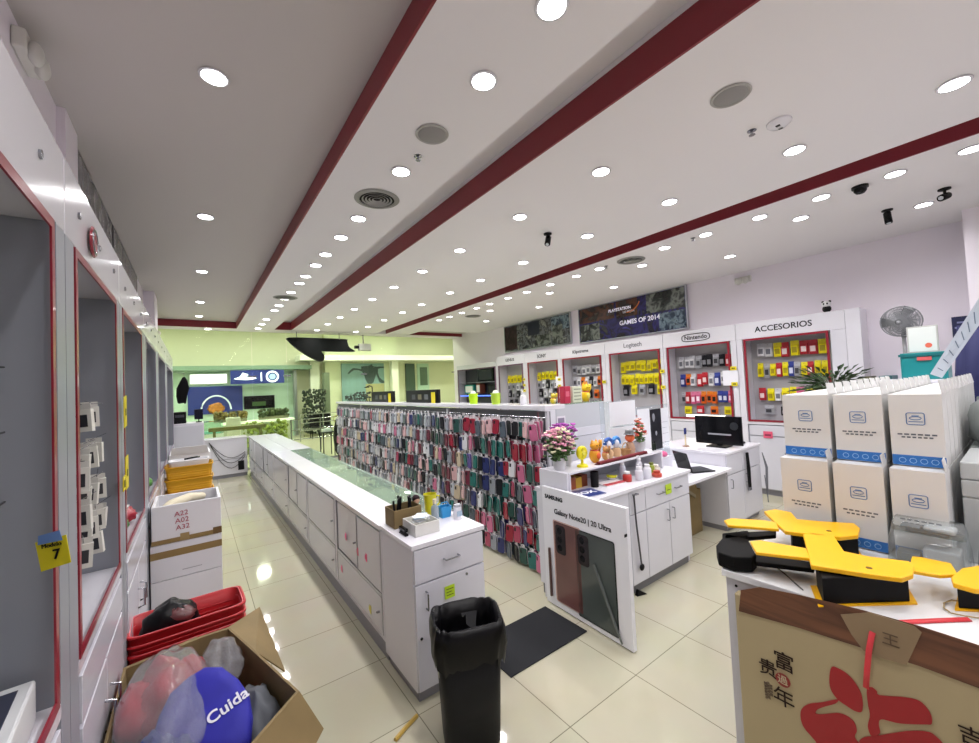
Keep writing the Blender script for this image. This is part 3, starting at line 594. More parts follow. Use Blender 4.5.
# red shopping baskets
rb = basket('body', .54, .3, .25, M('B8151F', .35), .92)
for i in range(8):
    t = thing('shopping_basket', 'glossy red shopping basket in the nested stack near the camera, %s from the bottom' % ordw(i + 1), 'basket', (-.045, 3.06, .0 + .05 * i), math.radians(2), 'nested red baskets')
    o = bpy.data.objects.new('body', rb); C.objects.link(o); o.parent = t
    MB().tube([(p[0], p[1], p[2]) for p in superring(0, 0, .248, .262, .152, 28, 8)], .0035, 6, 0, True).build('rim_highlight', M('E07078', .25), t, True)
t = thing('black_bag', 'crumpled black plastic bag with a red package inside the top red basket', 'bag', (-.13, 3.06, .5))
MB().blob((0, 0, .06), (.13, .11, .12), 24, 14, .22, 2.2, 4).build('bag', M('0D0D10', .3), t, 'all'); MB().blob((.03, -.05, .09), (.09, .05, .06), 16, 10, .3, 5, 9).build('package', M('5A2A2C', .3), t, 'all')
# big cardboard box with clothes at the lower left
def onpl(px, py, P, n):
    d = at(px, py, y=1.0) - Vector((0, 0, H)) if True else None
    n = Vector(n); P = Vector(P); o = Vector((0, 0, H)); return o + d * ((P - o).dot(n) / d.dot(n))
t = thing('cardboard_box', 'large open cardboard box of clothes at the bottom left, flaps spread', 'box', (0, 2.1, 0))
top = [(-.29, -.55), (-.29, .52), (0, .58), (.13, .58), (.22, .25), (.335, -.19), (.0, -.5)]
bot = [(-.27, -.55), (-.27, .5), (0, .54), (.15, .54), (.22, .25), (.3, -.19), (.0, -.5)]
k0 = [(x * .965, y * .965) for x, y in top]
MB().loft([[(x, y, 0) for x, y in bot][::-1], [(x, y, .6) for x, y in top][::-1], [(x, y, .6) for x, y in k0][::-1], [(x * .95, y * .95, .02) for x, y in bot][::-1]]).build('body', KRAFT, t)
def flap(pts, par, th=.006, m=KRAFT):
    pts = [Vector(p) for p in pts]; n = (pts[1] - pts[0]).cross(pts[2] - pts[0]).normalized() * th
    k = len(pts); b = MB(); b.add(pts + [p + n for p in pts], [list(range(k))[::-1], list(range(k, 2 * k))] + [(i, (i + 1) % k, k + (i + 1) % k, k + i) for i in range(k)]); return b.build('flap', m, par)
flap([(.13, .58, .6), (.31, .88, .52), (.345, .22, .46), (.22, .25, .595)], t)
flap([(.335, -.19, .6), (.42, -.22, .42), (.06, -.6, .32), (.0, -.5, .6)], t)
flap([(-.29, .5, .6), (-.01, .58, .6), (.0, .66, .5), (-.27, .6, .45)], t)
t = thing('red_cloth', 'red cloth under clear plastic in the cardboard box', 'cloth', (-.1, 2.3, .5))
MB().blob((0, 0, .0), (.16, .2, .19), 26, 16, .35, 2.5, 11).build('cloth', M('A8202C', .75), t, 'all')
MB().blob((-.12, -.02, .06), (.07, .14, .1), 18, 10, .3, 3, 12).build('fold', M('B0202A', .75), t, 'all')
t = thing('blue_cloth', 'dark blue garment under the clear plastic in the cardboard box', 'cloth', (-.14, 1.93, .46))
MB().blob((0, 0, 0), (.13, .2, .17), 26, 16, .3, 2.5, 14).build('cloth', M('1B2A6E', .75), t, 'all')
t = thing('grey_cloth', 'grey crumpled garment at the right side of the cardboard box', 'cloth', (.19, 2.08, .4))
MB().blob((0, 0, 0), (.1, .2, .16), 26, 16, .25, 2.5, 21).build('cloth', M('55585E', .8), t, 'all')
# tote bag: a soft flat pouch facing up towards the aisle
n_ = Vector((-.12, -.52, .85)).normalized(); P0 = Vector((.03, 2.15, .69))
pts = [onpl(a, b_, P0, n_) for a, b_ in ((150, 742), (158, 716), (170, 692), (188, 676), (205, 666), (222, 666), (238, 678), (248, 692), (251, 712), (249, 740), (230, 760), (180, 765))]
ux = (pts[9] - pts[0]).normalized(); uy = n_.cross(ux).normalized(); c0 = sum(pts, Vector()) / len(pts)
t = thing('tote_bag', 'bright blue tote bag with white writing lying on top of the cardboard box', 'bag', c0)
def ringk(k, off): return [(p - c0) * k + n_ * off for p in pts]
b = MB(); b.loft([ringk(.9, -.09), ringk(1.02, -.05), ringk(1.0, -.01), ringk(.93, .008), ringk(.6, .014)][::1], 0)
b.build('pouch', M('1C1A96', .7, var=.06, vscale=9), t, 'all')
tp = onpl(228, 706, P0 + n_ * .016, n_) - c0; tu = (onpl(241, 696, P0, n_) - onpl(215, 716, P0, n_)).normalized()
text('Cuida', .062, tp, tu, n_.cross(tu), M('E6E6F0', .6), t, bold=.0012)
t = thing('plastic_bag', 'clear crinkled plastic bag spread over the clothes in the cardboard box', 'bag', (-.12, 2.2, .55))
MB().blob((0, 0, .0), (.165, .36, .2), 48, 30, .16, 2.6, 31).build('film', PLASTIC, t, 'all')
MB().blob((.2, .2, .02), (.09, .14, .1), 30, 20, .2, 2.5, 33).build('twisted_film', PLASTIC, t, 'all')
# product box lying in the nearest left cabinet
t = thing('product_box', 'white retail box with dark blue printed lid at the bottom left corner', 'box', (-.46, 1.49, 1.031), math.radians(4))
MB().box(-.14, -.32, 0, .12, .1, .105).build('body', M('D6D8DA', .4), t, bevel=.006)
MB().box(-.135, -.32, .105, .095, .065, .107).build('lid_print', M('34384A', .3), t)
MB().box(-.12, -.3, .107, .03, .0, .1085).build('dark_photo', M('141B38', .3, var=.4, vscale=20), t)
MB().tube([(-.02 + .022 * math.cos(q * math.pi / 3), -.07 + .032 * math.sin(q * math.pi / 3), .11) for q in range(6)], .006, 6, closed=True).build('hexagon_logo', M('BFE6EE', .3), t, True)
t = thing('price_tag', 'yellow price tag with blue tape hanging on the nearest left cabinet pillar', 'price tag', (-.285, 1.45, 1.49)); t.scale = (.72, .72, .72)
tu = Vector((.75, -.42, .12)).normalized(); tn = Vector((-.45, -.85, .05)); tn = (tn - tu * tn.dot(tu)).normalized(); tv = tn.cross(tu)
MB().prism([(-.042, -.055), (.05, -.045), (.045, .05), (-.05, .045)], (0, 0, 0), tu, tv, -.002).build('card', YEL, t)
MB().prism([(-.04, .035), (.035, .035), (.03, .07), (-.035, .065)], tn * .002, tu, tv, .0015).build('blue_tape', M('6C8FC8', .4), t)
text('7', .045, tn * .0015 + tu * .012 - tv * .008, tu, tv, BLACK, t, name='digit', bold=.001); text('Modelo', .02, tn * .0015 + tv * .026, tu, tv, BLACK, t, name='word')
for (y, z, w, h, lab) in ((2.84, 1.8, .05, .17, 'long yellow tag on the frame between the second and third left cabinets, upper'), (2.87, 1.48, .05, .18, 'crumpled pale yellow tag below it on the same left frame'), (2.76, 1.44, .04, .08, 'small square yellow tag low on the left frame beside the white packs')):
    t = thing('price_tag', lab, 'price tag', (-.293, y, z)); MB().prism([(-w / 2, -h / 2), (w / 2, -h / 2 + .01), (w / 2, h / 2), (-w / 2, h / 2 - .01)], (0, 0, 0), (.1, 1, 0), (0, 0, 1), .003).build('card', YEL, t); MB().box(.004, -.01, -.02, .0055, .012, .015).build('ink', M('5A5A20', .5), t)
# white boxed accessories on hooks in the second left cabinet
wm = MB(); wm.box(-.033, -.012, -.15, .033, .012, -.03); wm.box(-.03, -.0015, -.03, .03, .0015, 0, 1); wm.box(-.018, -.0135, -.125, .02, -.012, -.06, 2); wm.tube([(0, -.06, -.006), (0, .16, .006)], .002, 5, 3)
wme = wm.mesh('boxed_cable', [M('DAD8D0', .4), M('C8C6C0', .4), M('2E2E34', .3), STEEL])
for k, (px, py, y) in enumerate([(81.7, 404, 2.25), (89, 402, 2.5), (80.6, 449, 2.22), (87, 442, 2.4), (93.7, 438, 2.58), (79, 462, 2.12), (81.7, 482, 2.22), (90, 478, 2.42), (97, 474, 2.6), (80, 500, 2.14), (82.8, 520, 2.24), (88, 512, 2.36), (95, 505, 2.55), (99, 503, 2.66), (83, 538, 2.16), (92, 528, 2.46)]):
    p = at(px, py, y=y)
    o = bpy.data.objects.new('boxed_cable', wme); C.objects.link(o); o.location = p; o.scale = (.9, 1, .74); o.rotation_euler = (random.uniform(-.06, .06), random.uniform(-.08, .08), random.uniform(-.25, .25))
    tag(o, '%s white boxed cable from the top hanging in the second left cabinet' % ordw(k + 1), 'boxed cable', 'white boxed cables on hooks')
for k, (y, z) in enumerate(((1.2, 1.78), (1.25, 1.6), (1.15, 1.95))):
    o = MB().tube([(0, 0, .006), (0, -.18, 0), (0, -.2, .012)], .003, 6).build('display_hook', M('3A3A3E', .4), None, True, loc=(-.4, 1.599, z)); tag(o, 'dark display hook in the nearest left cabinet, %s' % ('middle', 'lowest', 'top one')[k].replace(' one', ''), 'hook', 'hooks in the nearest cabinet')
t = thing('green_packet', 'green packet hanging in the third left cabinet', 'packet', (-.36, 3.12, 1.86)); MB().box(-.02, -.05, -.12, .02, .05, 0).build('pack', M('4E7A28', .4), t, bevel=.004); MB().box(-.001, -.045, 0, .001, .045, .03).build('card', M('2E2E30', .5), t)
t = thing('dark_packet', 'dark blister packet below the green one in the third left cabinet', 'packet', (-.36, 3.12, 1.62)); MB().box(-.015, -.045, -.11, .015, .045, 0).build('pack', M('3C4046', .3), t, bevel=.004); MB().box(-.001, -.045, 0, .001, .045, .03).build('card', M('6E7480', .5), t)
for (y, x, c, lab) in ((3.4, -.42, '3F7A3A', 'green package lying on the floor of the third left cabinet'), (3.7, -.4, 'A32638', 'red package lying on the floor of the third left cabinet'), (4.7, -.42, '3A4A9E', 'blue package on the floor of the fourth left cabinet'), (5.0, -.4, '4E8A3A', 'green package on the floor of the fourth left cabinet')):
    t = thing('package', lab, 'package', (x, y, 1.035)); MB().blob((0, 0, .05), (.07, .12, .055), 16, 10, .4, 4, y).build('wrapper', M(c, .35), t, 'all'); MB().box(-.03, -.04, .09, .03, .04, .112).build('label_patch', M('DDDDDD', .5), t)
# ------------------------------------------------------------ black bin
t = thing('waste_bin', 'tall black plastic waste bin lined with a black bag', 'bin', (1.16, 1.89, 0), math.radians(-22))
MB().loft([superring(0, 0, 0, .145, .115, 36, 5), superring(0, 0, .3, .158, .126, 36, 5), superring(0, 0, .56, .17, .137, 36, 5), superring(0, 0, .56, .163, .13, 36, 5), superring(0, 0, .02, .138, .108, 36, 5)]).build('body', M('16171A', .5), t, 'all')
L_ = M('08080A', .28, bump=.5, bscale=25)
MB().loft([superring(0, 0, .43, .182, .148, 64, 4, .16, 1), superring(0, 0, .5, .2, .165, 64, 4, .14, 2), superring(0, 0, .58, .195, .162, 64, 4, .08, 2), superring(0, 0, .625, .183, .15, 64, 4, .04, 2), superring(0, 0, .625, .168, .135, 64, 4, .05, 2), superring(0, 0, .5, .155, .122, 64, 4, .15, 5), superring(0, 0, .36, .13, .1, 64, 4, .3, 6)], caps=(False, True)).build('bag_liner', L_, t, 'all')
MB().blob((0, -.02, .37), (.08, .06, .05), 18, 10, .4, 4, 3).build('crumpled_film', M('4A4A50', .3), t, 'all')
MB().box(-.16, -.03, .34, -.158, .03, .46).build('label', M('B9B9A2', .5), t, loc=(-.0015, 0, 0))
# mat
t = MB(); t.box(1.575, 2.06, .001, 2.3, 2.5, .009); o = t.build('floor_mat', M('2A2B2E', .9, bump=.6, bscale=250), None, bevel=.003); tag(o, 'dark grey rectangular doormat on the tiles between bin and phone poster', 'mat')
t = MB(); t.tube([(.98, 2.17, .008), (.88, 2.13, .008), (.82, 2.1, .008)], .012, 6); o = t.build('tape_strip', M('B99A4A', .5)); tag(o, 'yellowish tape strip on the floor at the corner of the drawer cabinet', 'tape')
# ------------------------------------------------------------ things on the drawer cabinet
CT = .925
t, w, d, h = open_box('cardboard_tray', 'small cardboard box of black pens on the drawer cabinet', 'box', 1.05, 2.56, 1.25, 2.72, CT, CT + .12, KRAFT, .006)
for k in range(9):
    x, y = 1.075 + .018 * k, 2.6 + .02 * (k % 5); o = MB().tube([(0, 0, 0), (random.uniform(-.02, .02), random.uniform(-.02, .02), .17)], .008, 8).build('marker_pen', M('101014', .4), None, True, loc=(x, y, CT + .01)); tag(o, 'black pen standing in the small cardboard box, %s from its left' % ordw(k + 1), 'pen', 'pens in the cardboard box')
t, w, d, h = open_box('wire_basket', 'white woven basket of papers on the drawer cabinet', 'basket', 1.09, 2.33, 1.26, 2.52, CT, CT + .075, M('D8D8D2', .5, bump=.5, bscale=200), .006)
for k in range(8):
    o = MB().box(-.05, -.035, 0, .05, .035, .003).build('paper_slip', M(['E8E8EC', 'C8D8E8', 'E0E4DC'][k % 3], .6), None, loc=(1.175, 2.425, CT + .066 + .004 * k)); o.rotation_euler = (random.uniform(-.05, .05), random.uniform(-.05, .05), random.uniform(-1, 1)); tag(o, 'paper slip in the white woven basket, %s from the bottom' % ordw(k + 1), 'paper', 'slips in the woven basket')
t = thing('tape_dispenser', 'black stapler beside the woven basket on the drawer cabinet', 'stapler', (1.06, 2.44, CT))
MB().box(-.012, -.05, 0, .012, .05, .012).build('base', BLACK, t, bevel=.003); MB().box(-.012, -.045, .022, .012, .05, .045).build('arm', BLACK_GL, t, bevel=.005); MB().lathe([(.001, 0), (.012, 0), (.012, .024), (.001, .024)], 12, (-.012, .04, .02), axis='x').build('hinge', STEEL, t, True)
def bottle(name, label, cat, x, y, z, r, h, m, cap, capm, neck=.4, group=None, nozzle=False):
    t = thing(name, label, cat, (x, y, z), 0, group)
    MB().lathe([(r * .92, 0), (r, .006), (r, h * .72), (r * .85, h * .82), (r * neck, h * .88), (r * neck, h * .93)], 20).build('body', m, t, True)
    MB().lathe([(r * neck * 1.25, h * .93), (r * neck * 1.25, h * .93 + cap), (r * neck * .9, h * .94 + cap)], 16).build('cap', capm, t, True)
    if nozzle: MB().tube([(0, 0, h * .94 + cap), (0, 0, h * .97 + cap + .02), (-.03, 0, h * .97 + cap + .02)], .005, 8).build('pump_nozzle', capm, t, True)
    return t
bottle('spray_bottle', 'clear bottle with foamy pale top standing on the drawer cabinet', 'bottle', 1.3, 2.46, CT, .026, .15, glassy('pale_liquid', 'B8C4D0', .55), .03, M('D8CDB0', .4))
t = thing('yellow_cup', 'tall lime yellow cup with handles on the drawer cabinet', 'cup', (1.36, 2.64, CT)); MB().lathe([(.035, 0), (.042, .07), (.04, .075), (.048, .16), (.044, .16), (.034, .01)], 24).build('cup', M('C7C21E', .35), t, True)
MB().tube([(.045, 0, .14), (.075, 0, .13), (.075, 0, .08), (.045, 0, .06)], .006, 8).build('handle', M('C7C21E', .35), t, True)
t = thing('blue_box', 'bright blue plastic tub behind the white jar on the drawer cabinet', 'tub', (1.43, 2.56, CT)); MB().loft([superring(0, 0, 0, .038, .03, 20, 6), superring(0, 0, .075, .045, .035, 20, 6), superring(0, 0, .075, .041, .031, 20, 6), superring(0, 0, .01, .035, .027, 20, 6)]).build('tub', M('2C8FC9', .35), t, True); MB().tube([(-.04, 0, .07), (-.02, 0, .1), (.02, 0, .1), (.04, 0, .07)], .004, 6).build('handle', M('2C8FC9', .35), t, True)
t = thing('white_canister', 'white canister with grey lid at the right end of the drawer cabinet', 'canister', (1.47, 2.45, CT)); MB().lathe([(.027, 0), (.027, .085)], 20).build('body', M('E4E4EA', .3), t, True); MB().lathe([(.024, .085), (.024, .1), (.01, .105)], 20).build('lid', M('A8AAB2', .3), t, True); MB().box(-.02, -.031, .025, .02, -.0265, .06).build('label_patch', M('9FB4C8', .5), t)
bottle('small_bottle', 'small dark bottle behind the canister on the drawer cabinet', 'bottle', 1.5, 2.53, CT, .015, .08, M('24242A', .3), .012, BLACK)
t = thing('doll_figure', 'small white clothed figurine with dark hair behind the yellow cup', 'figurine', (1.27, 2.68, CT)); MB().lathe([(.035, 0), (.028, .07), (.012, .1)], 18).build('dress', M('E6E6F2', .6), t, True); MB().blob((0, 0, .125), (.024, .024, .028)).build('head', M('C9A08A', .6), t, 'all'); MB().blob((0, .006, .135), (.028, .028, .028)).build('hair', M('2A1820', .6), t, 'all'); MB().blob((0, -.03, .02), (.05, .03, .02)).build('blue_skirt', M('2A5A9E', .6), t, 'all')
# ------------------------------------------------------------ phone case rack
RX, RY0, RY1 = 2.8, 2.86, 9.95
t = thing('display_rack', 'long white double-sided hanging rack of phone cases in the middle of the shop', 'display rack', (RX, RY0, 0))
L = RY1 - RY0
pb = MB(); pb.box(0, 0, .1, .03, L, 1.56); pb.build('back_board', M('6E7075', .5), t)
MB().box(-.06, -.02, 1.575, .22, L + .02, 1.62).build('top_ledge', WHITE_GLOSS, t, bevel=.004)
MB().box(-.04, 0, 0, .2, L, .099).build('base', M('D0D0D4', .4), t, bevel=.004)
for k in range(7):
    MB().tube([(-.015, 0.01, 1.5 - .213 * k), (-.015, L - .01, 1.5 - .213 * k)], .006, 6).build('hook_rail', STEEL, t, True)
for y in (0.0, L * .27, L * .52, L * .77, L): MB().box(-.03, y - .015, .1, 0, y + .015, 1.56).build('upright', M('C9C9CF', .35), t)
case_cols = {'teal': '1E6A66', 'red': '961A34', 'pink': 'C2688C', 'black': '1E1E24', 'navy': '252C66', 'grey': '8E929C', 'white': 'D8D8DE', 'dark green': '1E4A44', 'blush': 'D9B0B4', 'maroon': '6A2238', 'silver': 'B4B8C2', 'beige': 'C8B8A0', 'violet': '5A4A92', 'slate': '4A5664', 'yellow': 'D8C43A', 'rose': 'A63E5C'}
def case_mesh(c):
    b = MB(); w, h = .078, .155; top = -.035
    prof = [(-w / 2, top - h + .012), (-w / 2 + .012, top - h), (w / 2 - .012, top - h), (w / 2, top - h + .012), (w / 2, top - .012), (w / 2 - .012, top), (-w / 2 + .012, top), (-w / 2, top - .012)]
    b.prism(prof, (-.006, 0, 0), (0, -1, 0), (0, 0, 1), .011)      # shell
    b.box(-.0005, -.042, -.19, .0005, .042, -.03, 1)                         # clear pack sheet
    b.box(-.003, -.018, -.032, .003, .018, 0, 1)                  # hang tab
    b.box(-.0175, .008, top - .05, -.0165, .03, top - .014, 2)    # camera window
    b.tube([(-.03, 0, -.008), (.03, 0, -.008)], .0018, 4, 3)
    return b.mesh('phone_case', [M(c, .3), M('E6E2E6', .3), M('26262C', .3), STEEL])
cmesh = {k: case_mesh(v) for k, v in case_cols.items()}
names = list(case_cols)
def pick(y, r):
    if y < 4.3: w = {'teal': 4, 'red': 4, 'pink': 3, 'black': 3, 'navy': 3, 'grey': 1, 'white': 1, 'dark green': 1, 'rose': 3, 'maroon': 2, 'slate': 2, 'violet': 1, 'yellow': .6, 'blush': 1}
    elif y < 6: w = {'teal': 2, 'dark green': 2, 'maroon': 3, 'blush': 3, 'grey': 3, 'navy': 1.5, 'pink': 2, 'white': 2, 'silver': 2, 'black': 2, 'beige': 1, 'slate': 2, 'red': 1}
    else: w = {'silver': 4, 'grey': 4, 'white': 3, 'blush': 2, 'slate': 3, 'pink': 1.2, 'black': 1.5, 'beige': 1, 'rose': 1, 'teal': .6, 'navy': .6}
    ks = list(w); return random.choices(ks, [w[k] for k in ks])[0]
slots = []
n = int((RY1 - RY0 - .1) / .118)
for r in range(7):
    for k in range(n):
        y = RY0 + .07 + k * .118; c = pick(y, r); c2 = c if random.random() < .65 else pick(y, r)
        for j in range(3 if y < 5 else 2):
            if r == 6 and j == 0 and random.random() < .15: continue
            slots.append((y + random.uniform(-.02, .02) + .04 * math.sin(r * 2.1), r, k, j, c if j < 2 else c2))
slots.sort(key=lambda s_: (s_[0], -s_[3], s_[1]))
rest = MB(); rest_m = []; rm = {}
for i, (y, r, k, j, c) in enumerate(slots):
    x = RX - .035 - .055 * j; z = 1.5 - .213 * r + random.uniform(-.028, .012) * (1 if r < 6 else .3)
    if i < 300:
        o = bpy.data.objects.new('phone_case', cmesh[c]); C.objects.link(o); o.location = (x, y, z); q_ = random.uniform(.92, 1.22); o.scale = (1, q_, min(q_, 1.1)) if r < 6 else (1, q_, 1); o.rotation_euler = (random.uniform(-.12, .12), random.uniform(-.06, .06), random.uniform(-.4, .4))
        tag(o, '%s phone case, rack row %s from top, %s hook from near end, %s' % (c, ordw(r + 1), ordw(k + 1), ('inmost', 'next out', 'outmost')[j]), 'phone case', 'phone cases hanging on the rack')
    else:
        me = cmesh[c]; R_ = Matrix.Translation((x, y, z)) @ Matrix.Rotation(random.uniform(-.2, .2), 4, 'Z') @ Matrix.Rotation(random.uniform(-.07, .07), 4, 'X')
        off = len(rest.v); rest.v += [tuple(R_ @ v.co) for v in me.vertices]
        for p in me.polygons:
            key = me.materials[p.material_index].name
            if key not in rm: rm[key] = len(rest_m); rest_m.append(me.materials[p.material_index])
            rest.f.append([q + off for q in p.vertices]); rest.m.append(rm[key])
o = rest.build('phone_cases', rest_m); tag(o, 'dense mass of small hanging phone cases on the farther part of the rack', 'phone cases', None, 'stuff')
# things on the rack ledge
def ledge(nm, lab, cat, y, parts, z=1.62, x=2.88):
    t = thing(nm, lab, cat, (x, y, z))
    for pn, b, m, sm in parts: b.build(pn, m, t, sm)
    return t
for (y0, y1, lab) in ((6.85, 7.95, 'black framed carton with a yellow figure standing on the rack ledge'), (5.2, 6.3, 'second black carton on the rack ledge, nearer one')):
    t = thing('black_carton', lab, 'box', (2.9, y0, 1.62), 0, 'black cartons on the rack ledge')
    MB().box(-.02, 0, 0, .02, y1 - y0, .2).build('panel', M('1B1B1D', .4), t, bevel=.003)
    for q in range(4): MB().box(-.022, .1 + q * .22, .05, -.02, .22 + q * .22, .13).build('picture_patch', M(['3C3C40', '585A5E', '6E6A50', '404448'][q], .5), t)
    MB().box(-.05, .05, 0, -.045, .16, .16).build('yellow_card', YEL, t)
t = thing('plant_row', 'dark artificial plants on the far end of the rack ledge', 'plant', (2.9, 8.9, 1.62))
for k in range(14): MB().tube([(0, (k - 7) * .11, 0), (random.uniform(-.04, .04), (k - 7) * .11 + random.uniform(-.05, .05), random.uniform(.1, .2))], [.012, .003], 5).build('stalk', M('2E3A2E', .7), t)
b = MB()
for k in range(60): b.blob((random.uniform(-.06, .06), random.uniform(-.8, .7), random.uniform(.05, .2)), (.03, .04, .02), 6, 4)
b.build('leaves', M('2B3A2C', .7), t)
t = thing('bent_neck_lamp', 'dark bent neck lamp rising at the far end of the rack ledge', 'lamp', (2.92, 7.95, 1.62)); MB().tube([(0, .05, 0), (0, .05, .3), (0, .2, .33), (0, .35, .31)], .012, 6).build('neck', BLACK, t, True); MB().lathe([(.05, 0), (.05, .01), (.01, .015)], 14, (0, .05, 0)).build('foot', BLACK, t, True); MB().box(-.03, .3, .29, .03, .42, .31).build('head', BLACK, t)
for (y, c, nm, lab) in ((4.25, 'B4E01A', 'lime_box', 'lime green box on the rack ledge'), (3.78, 'A8C83A', 'green_shuttlecock', 'green and white cone toy on the rack ledge')):
    t = thing(nm, lab, 'toy', (2.86, y, 1.62)); MB().lathe([(.05, 0), (.055, .05), (.06, .13), (.045, .13)], 14).build('body', M(c, .4), t, True); MB().lathe([(.001, .13), (.04, .13), (.025, .16), (.001, .165)], 14).build('lid', M('E4E8D8', .5), t, True)
bottle('white_pump_bottle', 'white pump bottle at the near end of the rack ledge', 'bottle', 2.85, 3.28, 1.62, .035, .12, M('E2E2E6', .3), .02, M('E2E2E6', .3), nozzle=True)
t = thing('red_tassel', 'dark red tassel hanging from the near end of the rack ledge', 'tassel', (2.73, 2.93, 1.56)); MB().tube([(0, 0, 0), (0, 0, -.06)], .003, 6).build('cord', RED_TRIM, t, True); MB().lathe([(.001, -.06), (.012, -.07), (.008, -.085), (.02, -.2), (.001, -.2)], 12).build('fringe', M('7A1430', .7), t, True)
# ------------------------------------------------------------ Samsung carton panel
A = Vector((2.375, 2.55, 0)); Bv = Vector((2.345, 1.70, 0)); u = (Bv - A).normalized(); n = u.cross(Vector((0, 0, 1))); Lp = (Bv - A).length
t = thing('phone_display_panel', 'large white phone advertising panel with two big phones and a pen, standing on the floor', 'advertising panel', A)
t.rotation_euler = (0, 0, 0)
Hp = .968
def pp(poly, off, th, m, name, par=None, sm=False):
    return MB().prism(poly, n * off, u, (0, 0, 1), th).build(name, m, par or t, sm)
pp([(0, 0.01), (Lp, 0.01), (Lp, Hp), (0, Hp)], -.035, .035, M('E8E8EE', .35), 'board')
text('SAMSUNG', .045, n * .001 + u * .14 + Vector((0, 0, Hp - .075)), u, (0, 0, 1), DK, t, bold=.0015)
text('Galaxy Note20 | 20 Ultra', .056, n * .001 + u * .43 + Vector((0, 0, Hp - .18)), u, (0, 0, 1), DK, t, bold=.0008)
def rrect(x0, y0, x1, y1, r, k=5):
    o = []
    for cx_, cy_, a0 in ((x1 - r, y0 + r, -90), (x1 - r, y1 - r, 0), (x0 + r, y1 - r, 90), (x0 + r, y0 + r, 180)):
        for q in range(k): a = math.radians(a0 + 90 * q / (k - 1)); o.append((cx_ + r * math.cos(a), cy_ + r * math.sin(a)))
    return o
def phone_pic(x0, y0, x1, y1, body, edge):
    ph = pp(rrect(x0, y0, x1, y1, .018), .001, .003, edge, 'phone_picture')
    pp(rrect(x0 + .012, y0 + .008, x1 - .008, y1 - .008, .015), .004, .001, body, 'phone_back', t)
    pp(rrect(x0 + .03, y1 - .26, x0 + .14, y1 - .03, .025), .005, .002, M('2A2528', .25), 'camera_bump', t)
    for q in range(3):
        cc = n * .0075 + u * (x0 + .075) + Vector((0, 0, y1 - .075 - .068 * q))
        b = MB(); b.add([cc + u * .026 * math.cos(a) + Vector((0, 0, .026 * math.sin(a))) for a in [k * math.pi / 9 for k in range(18)]], [list(range(18))], 0); b.build('lens', M('0C0C10', .1), t)
    return ph
phone_pic(.12, .06, .42, Hp - .25, M('6E4A46', .25, var=.2, vscale=2), M('C9A79E', .3, .5)); phone_pic(.36, .045, .74, Hp - .26, M('4A514F', .2, var=.3, vscale=1.6), M('1E2422', .3, .5))
MB().tube([u * .07 + n * .012 + Vector((0, 0, .08)), u * .07 + n * .012 + Vector((0, 0, .47))], .011, 8).build('pen_picture', M('5A3F3C', .3), t, True)
MB().tube([u * .55 + n * .014 + Vector((0, 0, .5)), u * .72 + n * .014 + Vector((0, 0, .13)), u * .77 + n * .014 + Vector((0, 0, .03))], [.011, .011, .006], 8).build('pen_picture', M('6A706E', .25, .3), t, True)
MB().box(u.x * Lp - .03, u.y * Lp - .001, .78, u.x * Lp - .0, u.y * Lp + .001, .8).build('dark_slot', BLACK, t)
# ------------------------------------------------------------ white drawer counter with hutch
t = thing('drawer_counter', 'white counter of drawers and doors behind the phone panel, topped by a raised shelf', 'counter', (2.45, 2.1, 0))
Wc = 1.49
MB().box(0, .02, .09, Wc, .6, .89).build('body', WHITE, t); MB().box(.0, -.02, .891, Wc + .01, .62, .92).build('worktop', WHITE_GLOSS, t, bevel=.003); MB().box(.01, .05, 0, Wc - .01, .58, .089).build('plinth', M('77777C', .5), t)
for k, (x0, x1) in enumerate(((.0, .5), (.5, .74), (.74, 1.49))):
    d = MB().box(x0 + .004, 0, .69, x1 - .004, .019, .885).build('drawer_front', DOOR_M, t, bevel=.002)
    if k != 1: handle_bar(d, ((x0 + x1) / 2 - (.2 if k == 2 else .05), 0, .79), ((x0 + x1) / 2 - (.1 if k == 2 else -.05), 0, .79), (0, -.025, 0))
    if k == 2: handle_bar(d, (1.22, 0, .79), (1.32, 0, .79), (0, -.025, 0))
for (x0, x1, hx_) in ((0, .5, .25), (.5, .74, .34), (.74, 1.115, 1.07), (1.115, 1.49, 1.16)):
    d = MB().box(x0 + .004, 0, .1, x1 - .004, .019, .68).build('door', DOOR_M, t, bevel=.002)
    if hx_ > .6: handle_bar(d, (hx_, 0, .52), (hx_, 0, .62), (0, -.025, 0))
t2 = thing('lime_note', 'lime sticky note on the drawer of the white counter', 'note', (3.56, 2.093, .8)); MB().box(-.05, 0, -.045, .05, .002, .045).build('paper', LIME, t2); MB().box(-.03, -.001, -.01, .03, 0, -.004).build('ink_line', M('4A5A10', .5), t2)
t2 = thing('hanging_strap', 'black strap hanging from a grey handle on the white counter front', 'strap', (3.0, 2.085, .86)); MB().tube([(0, 0, 0), (.0, -.01, -.25), (.03, -.01, -.5), (.04, -.01, -.6)], .008, 6).build('strap_cord', M('3A3A3E', .5), t2, True); MB().tube([(-.02, .0, .0), (-.01, -.03, .005), (.02, -.03, .005), (.025, 0, 0)], .007, 6).build('grey_hook', STEEL, t2, True); MB().blob((.045, -.01, -.62), (.03, .015, .03), 10, 6).build('end_knob', BLACK, t2, 'all')
t2 = thing('door_wedge', 'small black wedge at the foot of the white counter', 'wedge', (3.0, 2.13, 0)); MB().prism([(0, 0), (.1, 0), (.02, .05)], (0, .0, .0), (1, -.3, 0), (0, 0, 1), .03).build('wedge_body', BLACK, t2)
t = thing('counter_hutch', 'white raised shelf unit standing on the drawer counter, open below', 'shelf', (2.45, 2.3, .921))
